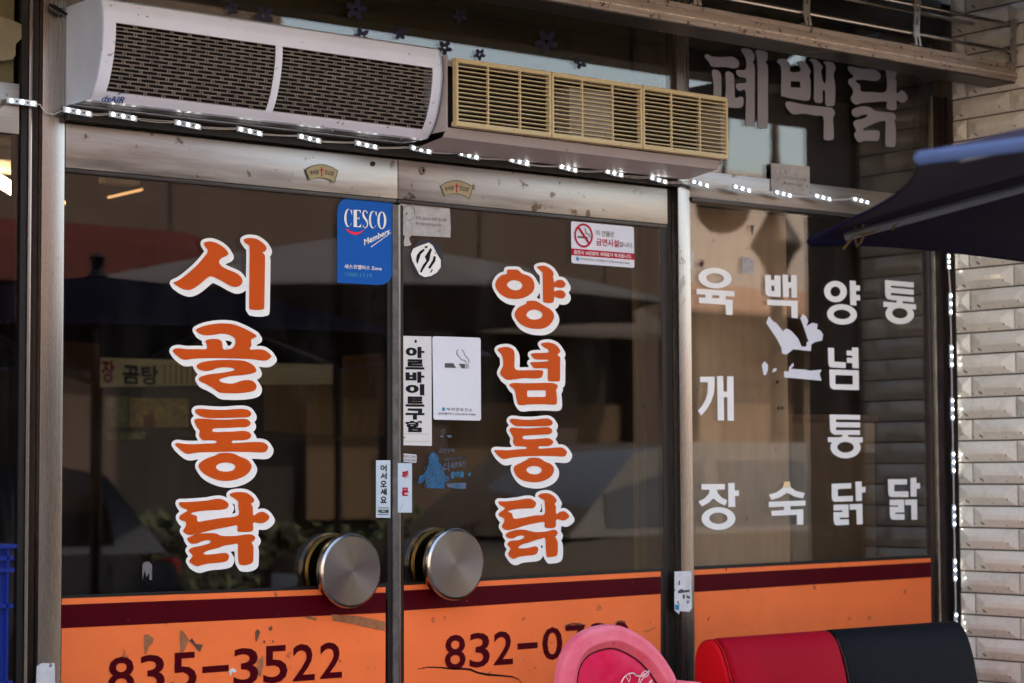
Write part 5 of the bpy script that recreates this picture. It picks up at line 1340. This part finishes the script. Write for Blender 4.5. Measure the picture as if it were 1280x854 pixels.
# menu banner with readable lettering far inside
bn2 = thing('menu_banner', 'pale banner with 곰탕 lettering on the wall inside, seen through the left door', 'banner')
BAN = mat('greenish_banner', (0.80, 0.84, 0.70), 0.7, var=0.06)
def quadY(name, q, m, parent, Y, th=0.01):
    f = [G(x, y, Y) for x, y in q]; b = [v + Vector((0, th, 0)) for v in f]
    return MB().add(f + b, [(0, 1, 2, 3), (7, 6, 5, 4), (0, 4, 5, 1), (1, 5, 6, 2), (2, 6, 7, 3), (3, 7, 4, 0)]).make(name, m, parent)
quadY('banner_cloth', [(124, 447), (416, 449), (416, 471), (300, 494), (265, 491), (190, 486), (124, 480)], BAN, bn2, 2.6) if False else None
quadY('banner_cloth', [(124, 447), (416, 456), (416, 480), (124, 484)], BAN, bn2, 2.6)
text('print', '장', [(127, 449), (143, 451), (143, 479), (127, 478)], REDP, bn2, 2.597, bold=0.03)
text('print', '곰탕', [(153, 455), (198, 458), (198, 482), (153, 480)], INK, bn2, 2.597, bold=0.03)
for x in range(206, 262, 7):
    ribbon('print', [(x, 456), (x, 480)], 1.2, [GREENP, REDP, INKD][x % 3], bn2, 2.597)
ps = thing('wall_posters', 'row of coloured food posters on the wall inside below the banner', 'poster')
PO = [mat('poster_yellow', (0.5, 0.45, 0.2), 0.7, var=0.5, vscale=40), mat('poster_green', (0.35, 0.48, 0.3), 0.7, var=0.5, vscale=50), mat('poster_red', (0.25, 0.07, 0.06), 0.7, var=0.4, vscale=40)]
for i, q in enumerate(([(134, 496), (160, 496), (160, 534), (134, 534)], [(163, 497), (236, 499), (236, 534), (163, 534)], [(180, 520), (192, 518), (194, 535), (182, 535)], [(134, 540), (183, 540), (180, 549), (134, 550)])):
    quadY('poster', q, PO[[1, 0, 2, 1][i]], ps, 2.62 - i * .012)
TW = mat('tan_plaster_board', (0.30, 0.185, 0.10), 0.8, var=0.3, vscale=5, stretch=(8, 8, 1), spots=0.4, spotcol=(0.22, 0.16, 0.05), spotscale=12)
wp = thing('wall_panelling', 'tan wall panelling deep inside between dark columns', 'panel')
quadY('board', [(332, 474), (415, 466), (415, 545), (332, 539)], TW, wp, 2.9)
quadY('board', [(430, 445), (481, 441), (481, 549), (430, 547)], TW, wp, 2.9)
quadY('board', [(124, 535), (560, 548), (560, 556), (124, 543)], INTW, wp, 2.8)
quadY('board', [(75, 425), (125, 430), (125, 640), (75, 640)], mat('brown_tile_column', (0.10, 0.065, 0.05), 0.6, var=0.1), wp, 2.3)
# lamps inside; the first tubes are unseen fill added to brighten the room
fill_lamps = thing('ceiling_lamp', 'unseen tube lamps added on the ceiling to brighten the room', 'lamp')
for (x, y) in ((0.4, 2.2), (2.0, 2.2), (1.2, 3.6)):
    MB().tube([(x - .5, y, 2.52), (x + .5, y, 2.52)], 0.016, 8).make('tube', mat('fill_tube', (1.0, 0.85, 0.6), 0.4, emit=1.8), fill_lamps)
    box('fitting', (x - .52, y - .04, 2.545), (x + .52, y + .04, 2.60), mat('lamp_fitting', (0.5, 0.48, 0.45), 0.5), fill_lamps)
lampm = mat('lit_tube', (1.0, 0.86, 0.55), 0.4, emit=14.0)
lampy = mat('lit_bulb', (1.0, 0.72, 0.32), 0.4, emit=9.0)
for i, (a, b, Y) in enumerate((((-14, 218), (25, 242), 1.6), ((135, 247), (178, 237), 3.4))):
    t = thing('ceiling_lamp', ['lit tube lamp seen through the left side window', 'dim tube lamp reflected high in the left door'][i], 'lamp')
    p, q = G(*a, Y), G(*b, Y)
    MB().tube([p, q], 0.018 if i == 0 else 0.004, 10).make('tube', lampm if i == 0 else mat('dim_tube', (1.0, 0.6, 0.3), 0.4, emit=0.5), t, smooth=True)
    MB().box(Vector((min(p.x, q.x), p.y + .02, max(p.z, q.z) + .02)), Vector((max(p.x, q.x), p.y + .08, max(p.z, q.z) + .05))).make('fitting', mat('lamp_fitting', (0.5, 0.48, 0.45), 0.5), t)
for i, (px, py, r) in enumerate(((77, 253.5, 0.012), (77, 244.5, 0.007), (558, 258, 0.012), (607, 272, 0.02), (650, 262, 0.012), (576, 276, 0.008), (700, 545 - 60, 0.006), (640, 483, 0.006), (628, 483, 0.005))):
    t = thing('spot_bulb', ['small warm bulb by the left post', 'tiny warm bulb above the other at the left post', 'warm bulb inside behind the right door near its meeting edge', 'largest warm bulb inside high behind the right door', 'warm bulb inside left of the no smoking notice', 'tiny warm bulb behind the worn notice', 'tiny warm light low behind the right door', 'tiny warm light left of the second orange syllable', 'tiny warm light beside the tall sticker'][i], 'lamp', 'small bulbs inside')
    p = G(px, py, 3.6)
    MB().lathe([(0.0005, r), (r * .7, r * .7), (r, 0), (r * .7, -r * .7), (0.0005, -r)], p, 'z', 10).make('bulb', lampy if i < 2 else mat('dim_bulb', (1.0, 0.6, 0.2), 0.4, emit=1.2), t, smooth='all')
    MB().tube([p + Vector((0, 0, r)), (p.x, p.y, 2.6)], 0.002, 4).make('lamp_cord', INK, t)
# tables inside, faintly visible
TB = mat('table_wood', (0.12, 0.08, 0.05), 0.35, var=0.2)
for i, (x, y) in enumerate(((0.9, 1.6), (2.0, 1.7), (0.2, 3.0), (1.6, 3.4))):
    t = thing('dining_table', ['dining table inside nearest the left door', 'dining table inside behind the right door', 'dining table in the far left of the room', 'dining table in the far right of the room'][i], 'table', 'dining tables inside', loc=(x, y, 0))
    MB().box((x - .4, y - .3, .71), (x + .4, y + .3, .74), .006).make('tabletop', TB, t, smooth=True)
    for sx in (-1, 1):
        for sy in (-1, 1):
            MB().box((x + sx * .36 - .02, y + sy * .26 - .02, 0), (x + sx * .36 + .02, y + sy * .26 + .02, .709)).make('leg', STEELD, t)

# ================================================================== ACROSS THE STREET (seen mirrored in the glass)
def rect_wall(name, x0, x1, y, z0, z1, m, parent, d=0.3, bev=0):
    return MB().box((x0, y - d, z0), (x1, y, z1), bev).make(name, m, parent)
ba = thing('opposite_building', 'brown building across the street with red awnings, mirrored in the doors', 'building')
W1 = mat('opposite_brown_wall', (0.060, 0.042, 0.036), 0.85, var=0.08, vscale=1.5, bump=0.1, bscale=20)
W2 = mat('opposite_dark_shop', (0.015, 0.012, 0.011), 0.6, var=0.2)
W3 = mat('opposite_tan_wall', (0.075, 0.050, 0.030), 0.85, var=0.12, vscale=2)
rect_wall('wall', -2, 13.0, -12.02, 2.75, 4.75, W1, ba, 4)
rect_wall('wall', -2, 8.6, -12.4, 4.752, 7.6, W1, ba, 3)
rect_wall('wall', -2, 13.0, -12.35, 0.0, 2.748, W2, ba, 3.6)
x = 5.2
for i, (xc, wd_) in enumerate(((6.25, 0.9), (9.9, 0.6), (11.6, 0.5), (12.8, 0.35), (3.8, .5))):
    rect_wall('pillar', xc - wd_ / 2, xc + wd_ / 2, -12.03, 0.0, 2.745, W1, ba, 0.3)
for xs_ in (7.2, 9.0, 10.6, 12.2):
    rect_wall('wall_joint', xs_, xs_ + .025, -12.005, 2.76, 4.74, W2, ba, 0.012)
for (xa_, xb_, mm) in ((8.75, 9.55, W3), (10.3, 11.3, W3), (12.0, 12.6, W3)):
    rect_wall('shop_panel', xa_, xb_, -12.2, 0.9, 2.0, mm, ba, 0.1)
REDA = mat('dark_red_awning', (0.05, 0.004, 0.003), 0.7, var=0.15)
YEA = mat('yellow_sign_board', (0.14, 0.09, 0.008), 0.6, var=0.1)
MB().prism([(-12.0, 3.42), (-12.0, 2.95), (-11.3, 2.85), (-11.3, 3.20)], 'x', 4.0, 7.40).make('awning', REDA, ba)
MB().prism([(-12.0, 3.05), (-12.0, 2.75), (-11.3, 2.62), (-11.3, 2.68)], 'x', 8.2, 12.6).make('awning', mat('grey_awning', (0.06, 0.05, 0.045), 0.7), ba)
rect_wall('sign_board', 7.45, 7.95, -11.7, 2.85, 3.2, YEA, ba, 0.2)
for i in range(5):
    x = 1.0 + i * 2.3
    fw = rect_wall('window', x, x + 1.1, -12.015, 3.35, 4.3, STEELD, ba, 0.02) if i < 2 else None
bb = thing('far_building', 'pale sunlit building farther down the street, mirrored in the right window', 'building')
PALE = mat('pale_plaster', (0.30, 0.26, 0.235), 0.85, var=0.05, vscale=1, bump=0.05)
rect_wall('wall', 20.5, 48, -26, 4.6, 7.3, PALE, bb, 6)
rect_wall('wall', 20.5, 48, -26.3, 0.0, 4.598, mat('brown_shop_fronts', (0.10, 0.062, 0.04), 0.8, var=0.2, vscale=1), bb, 5)
for i in range(8):
    rect_wall('pillar', 21 + i * 3, 21.6 + i * 3, -26.02, 0, 4.59, mat('tan_pillar', (0.16, 0.115, 0.08), 0.8), bb, 0.25)
MB().prism([(-26.0, 5.0), (-26.0, 4.6), (-24.9, 4.35), (-24.9, 4.45)], 'x', 21, 47).make('awning', mat('brown_awning', (0.22, 0.13, 0.09), 0.8), bb)
bc = thing('left_building', 'beige building across the street beyond the mirrored view', 'building')
rect_wall('wall', -30, -2.5, -12.0, 0, 6.5, mat('beige_plaster', (0.5, 0.44, 0.38), 0.85), bc, 6)
for i in range(6):
    for j in range(2):
        rect_wall('window', -27 + i * 4, -25 + i * 4, -11.99, 1.2 + j * 2.7, 2.6 + j * 2.7, STEELD, bc, 0.05)
na = thing('neighbour_awning', 'dark neighbouring awning beyond the tiled pier', 'awning')
MB().box((3.12, -1.4, 2.62), (5.5, -0.7, 2.68)).make('canvas', mat('dark_canvas', (0.03, 0.028, 0.03), 0.8), na)
MB().tube([(3.2, -0.7, 2.60), (3.2, -0.02, 2.9)], 0.01, 6).make('awning_arm', STEELD, na)
bt = thing('low_building', 'low tan building across the street between the brown and pale ones', 'building')
rect_wall('wall', 13.6, 20.0, -27, 0, 3.6, W3, bt, 3)

# grey parasol across the street
GREYC = mat('grey_parasol_canvas', (0.10, 0.095, 0.10), 0.8, var=0.08, transl=0.2)
p2, _, _ = parasol('large grey parasol across the street, mirrored as a pale wedge in the doors', 4.88, -6.05, 2.25, 2.68, 2.0, 0.2, GREYC, GREYC, STEELD, group='parasols in front of the shop')

# clipped hedge in front of the far pavement
hg = thing('hedge', 'clipped dark green hedge in planters along the far pavement', 'hedge')
HG = mat('hedge_leaf', (0.035, 0.05, 0.02), 0.7, var=0.5, vscale=6)
rng = random.Random(3)
hv, hf = [], []
for i in range(9000):
    x = rng.uniform(-1.5, 12.8); zt_ = 0.98 + 0.10 * math.sin(x * 2.3) + 0.06 * math.sin(x * 7.1)
    y = -10.0 + rng.uniform(-.28, .28); z = rng.uniform(0.28, zt_)
    if rng.random() < .5: y = -9.74 + rng.uniform(-.05, .05)
    a = rng.uniform(0, 6.28); b = rng.uniform(-1, 1); q = rng.uniform(.03, .06)
    d1_ = Vector((math.cos(a), math.sin(a), b)) * q; d2_ = Vector((-math.sin(a) * .5, math.cos(a) * .5, rng.uniform(-.6, .6))) * q
    c_ = Vector((x, y, z)); k_ = len(hv)
    hv += [c_ - d1_, c_ + d2_, c_ + d1_, c_ - d2_]; hf.append((k_, k_ + 1, k_ + 2, k_ + 3))
mesh('foliage', hv, hf, HG, hg)
for i in range(6):
    box('planter', (-1.6 + i * 2.42, -10.3, 0.0), (0.75 + i * 2.42, -9.7, 0.32), mat('dark_planter', (0.05, 0.04, 0.035), 0.8), hg, bev=.01)

# street lamps mirrored in the right window
IRON = mat('bronze_iron', (0.035, 0.024, 0.018), 0.5, 0.4, var=0.2)
t = thing('street_lamp', 'ornate bronze street lamp with lantern and round globe, mirrored in the right window', 'street lamp', loc=(10.53, -8.0, 0))
MB().tube([(10.53, -8, 0), (10.53, -8, 2.95)], [0.09, 0.05], 12).make('pole', IRON, t, smooth=True)
MB().lathe([(0.04, 0.9), (0.035, 0.35), (0.05, 0.2), (0.04, 0.1), (0.07, -0.02), (0.04, -0.08), (0.12, -0.25), (0.20, -0.38), (0.215, -0.43), (0.15, -0.5), (0.09, -0.64), (0.12, -0.74), (0.05, -0.8)], (10.53, -8, 3.58), 'z', 20).make('lantern', IRON, t, smooth='all')
MB().tube([(10.53, -8, 4.45), (10.3, -8, 4.55), (10.0, -8, 4.3), (9.93, -8, 3.6)], 0.02, 8).make('arm', IRON, t, smooth='all')
MB().lathe([(0.22 * math.sin(math.pi * i / 14) + .0005, 0.22 * math.cos(math.pi * i / 14)) for i in range(15)], (9.93, -8, 3.44), 'z', 28).make('globe', mat('grimy_globe', (0.06, 0.045, 0.038), 0.5), t, smooth='all')
# vehicles
def suv(x, y, label, paint, s=1.0, L_=4.5):
    t = thing('parked_car', label, 'car', 'cars parked along the kerb', loc=(x, y, -0.13))
    z = -0.13
    yw = 0.88
    body = [(0, .45), (0.02, .75), (.12, .92), (1.15, 1.02), (1.75, 1.05), (3.9, 1.05), (4.4, .98), (4.5, .7), (4.5, .4), (4.2, .28), (.3, .28)]
    MB().prism([(x + a * L_ / 4.5, z + b * s) for a, b in body], 'y', y - yw, y + yw).make('body', paint, t, smooth=True)
    roof = [(1.10, 1.045), (1.75, 1.56), (2.1, 1.64), (3.6, 1.64), (4.0, 1.56), (4.35, 1.045)]
    f = [(x + a * L_ / 4.5, z + b * s) for a, b in roof]
    g = [(1.2, 1.06), (1.78, 1.50), (2.12, 1.56), (3.55, 1.56), (3.92, 1.48), (4.2, 1.06)]
    n = len(f)
    ri = 0.14
    vs = [(a, y - yw + (0.02 if b < z + 1.1 * s else ri), b) for a, b in f] + [(a, y + yw - (0.02 if b < z + 1.1 * s else ri), b) for a, b in f]
    MB().add(vs, [(i, (i + 1) % n, n + (i + 1) % n, n + i) for i in range(n)] + [tuple(range(n))[::-1], tuple(range(n, 2 * n))]).make('cabin', paint, t, smooth=True)
    WG = mat('dark_car_glass', (0.02, 0.022, 0.025), 0.05, var=0.1, coat=0.5)
    for side in (-1, 1):
        for a0, a1 in ((1.42, 2.35), (2.45, 3.3), (3.4, 4.0)):
            def top(a): return 1.10 + min(.42, max(0, (a - 1.25) * .78)) if a < 2 else (1.52 if a < 3.8 else 1.40)
            q = [(a0, 1.10), (a1, 1.10), (a1 - .03, top(a1)), (a0 + .03, top(a0 + .1))]
            def yy(b): return (yw - 0.02) - (ri - .02) * min(1, max(0, (b - 1.045) / .55)) + 0.006
            MB().add([(x + a * L_ / 4.5, y + side * yy(b), z + b * s) for a, b in q] + [(x + a * L_ / 4.5, y + side * (yy(b) - .01), z + b * s) for a, b in q], [(0, 1, 2, 3), (7, 6, 5, 4), (0, 4, 5, 1), (1, 5, 6, 2), (2, 6, 7, 3), (3, 7, 4, 0)]).make('window', WG, t)
        for a in (0.85, 3.6):
            c_ = (x + a * L_ / 4.5, y + side * (yw - .1), z + .34)
            wl = MB().lathe([(0.001, -0.1), (.33, -0.1), (.345, -.06), (.345, .08), (.33, .11), (.22, .115), (.2, .10), (.001, .10)], c_, 'y', 24).make('wheel', mat('tyre', (0.02, 0.02, 0.02), 0.8), t, smooth=True)
            MB().lathe([(.19, 0.0), (.18, .01 * side), (.001, .02 * side)], (c_[0], y + side * (yw + .018), c_[2]), 'y', 16).make('rim', STEELV, wl, smooth=True)
    for side in (-1, 1):
        MB().box((x + .01, y + side * .62 - .14, z + .68), (x + .10, y + side * .62 + .14, z + .82), .02).make('headlight', mat('headlight_glass', (0.7, 0.72, 0.75), 0.1), t)
        MB().box((x + L_ - .06, y + side * .66 - .1, z + .68), (x + L_ + .01, y + side * .66 + .1, z + .92), .02).make('tail_light', REDB, t)
    return t
suv(5.25, -6.6, 'silver family car parked opposite, mirrored in the right door and window', mat('silver_paint', (0.08, 0.072, 0.066), 0.25, 0.4, coat=0.6, var=0.02))
suv(0.2, -8.3, 'dark blue car parked opposite, mirrored low in the left door', mat('dark_blue_paint', (0.02, 0.03, 0.06), 0.25, 0.3, coat=0.6, var=0.02), 0.92)
suv(11.6, -6.2, 'white van like car parked opposite behind the silver one', mat('white_paint', (0.35, 0.35, 0.35), 0.25, coat=0.6, var=0.02), 1.05)
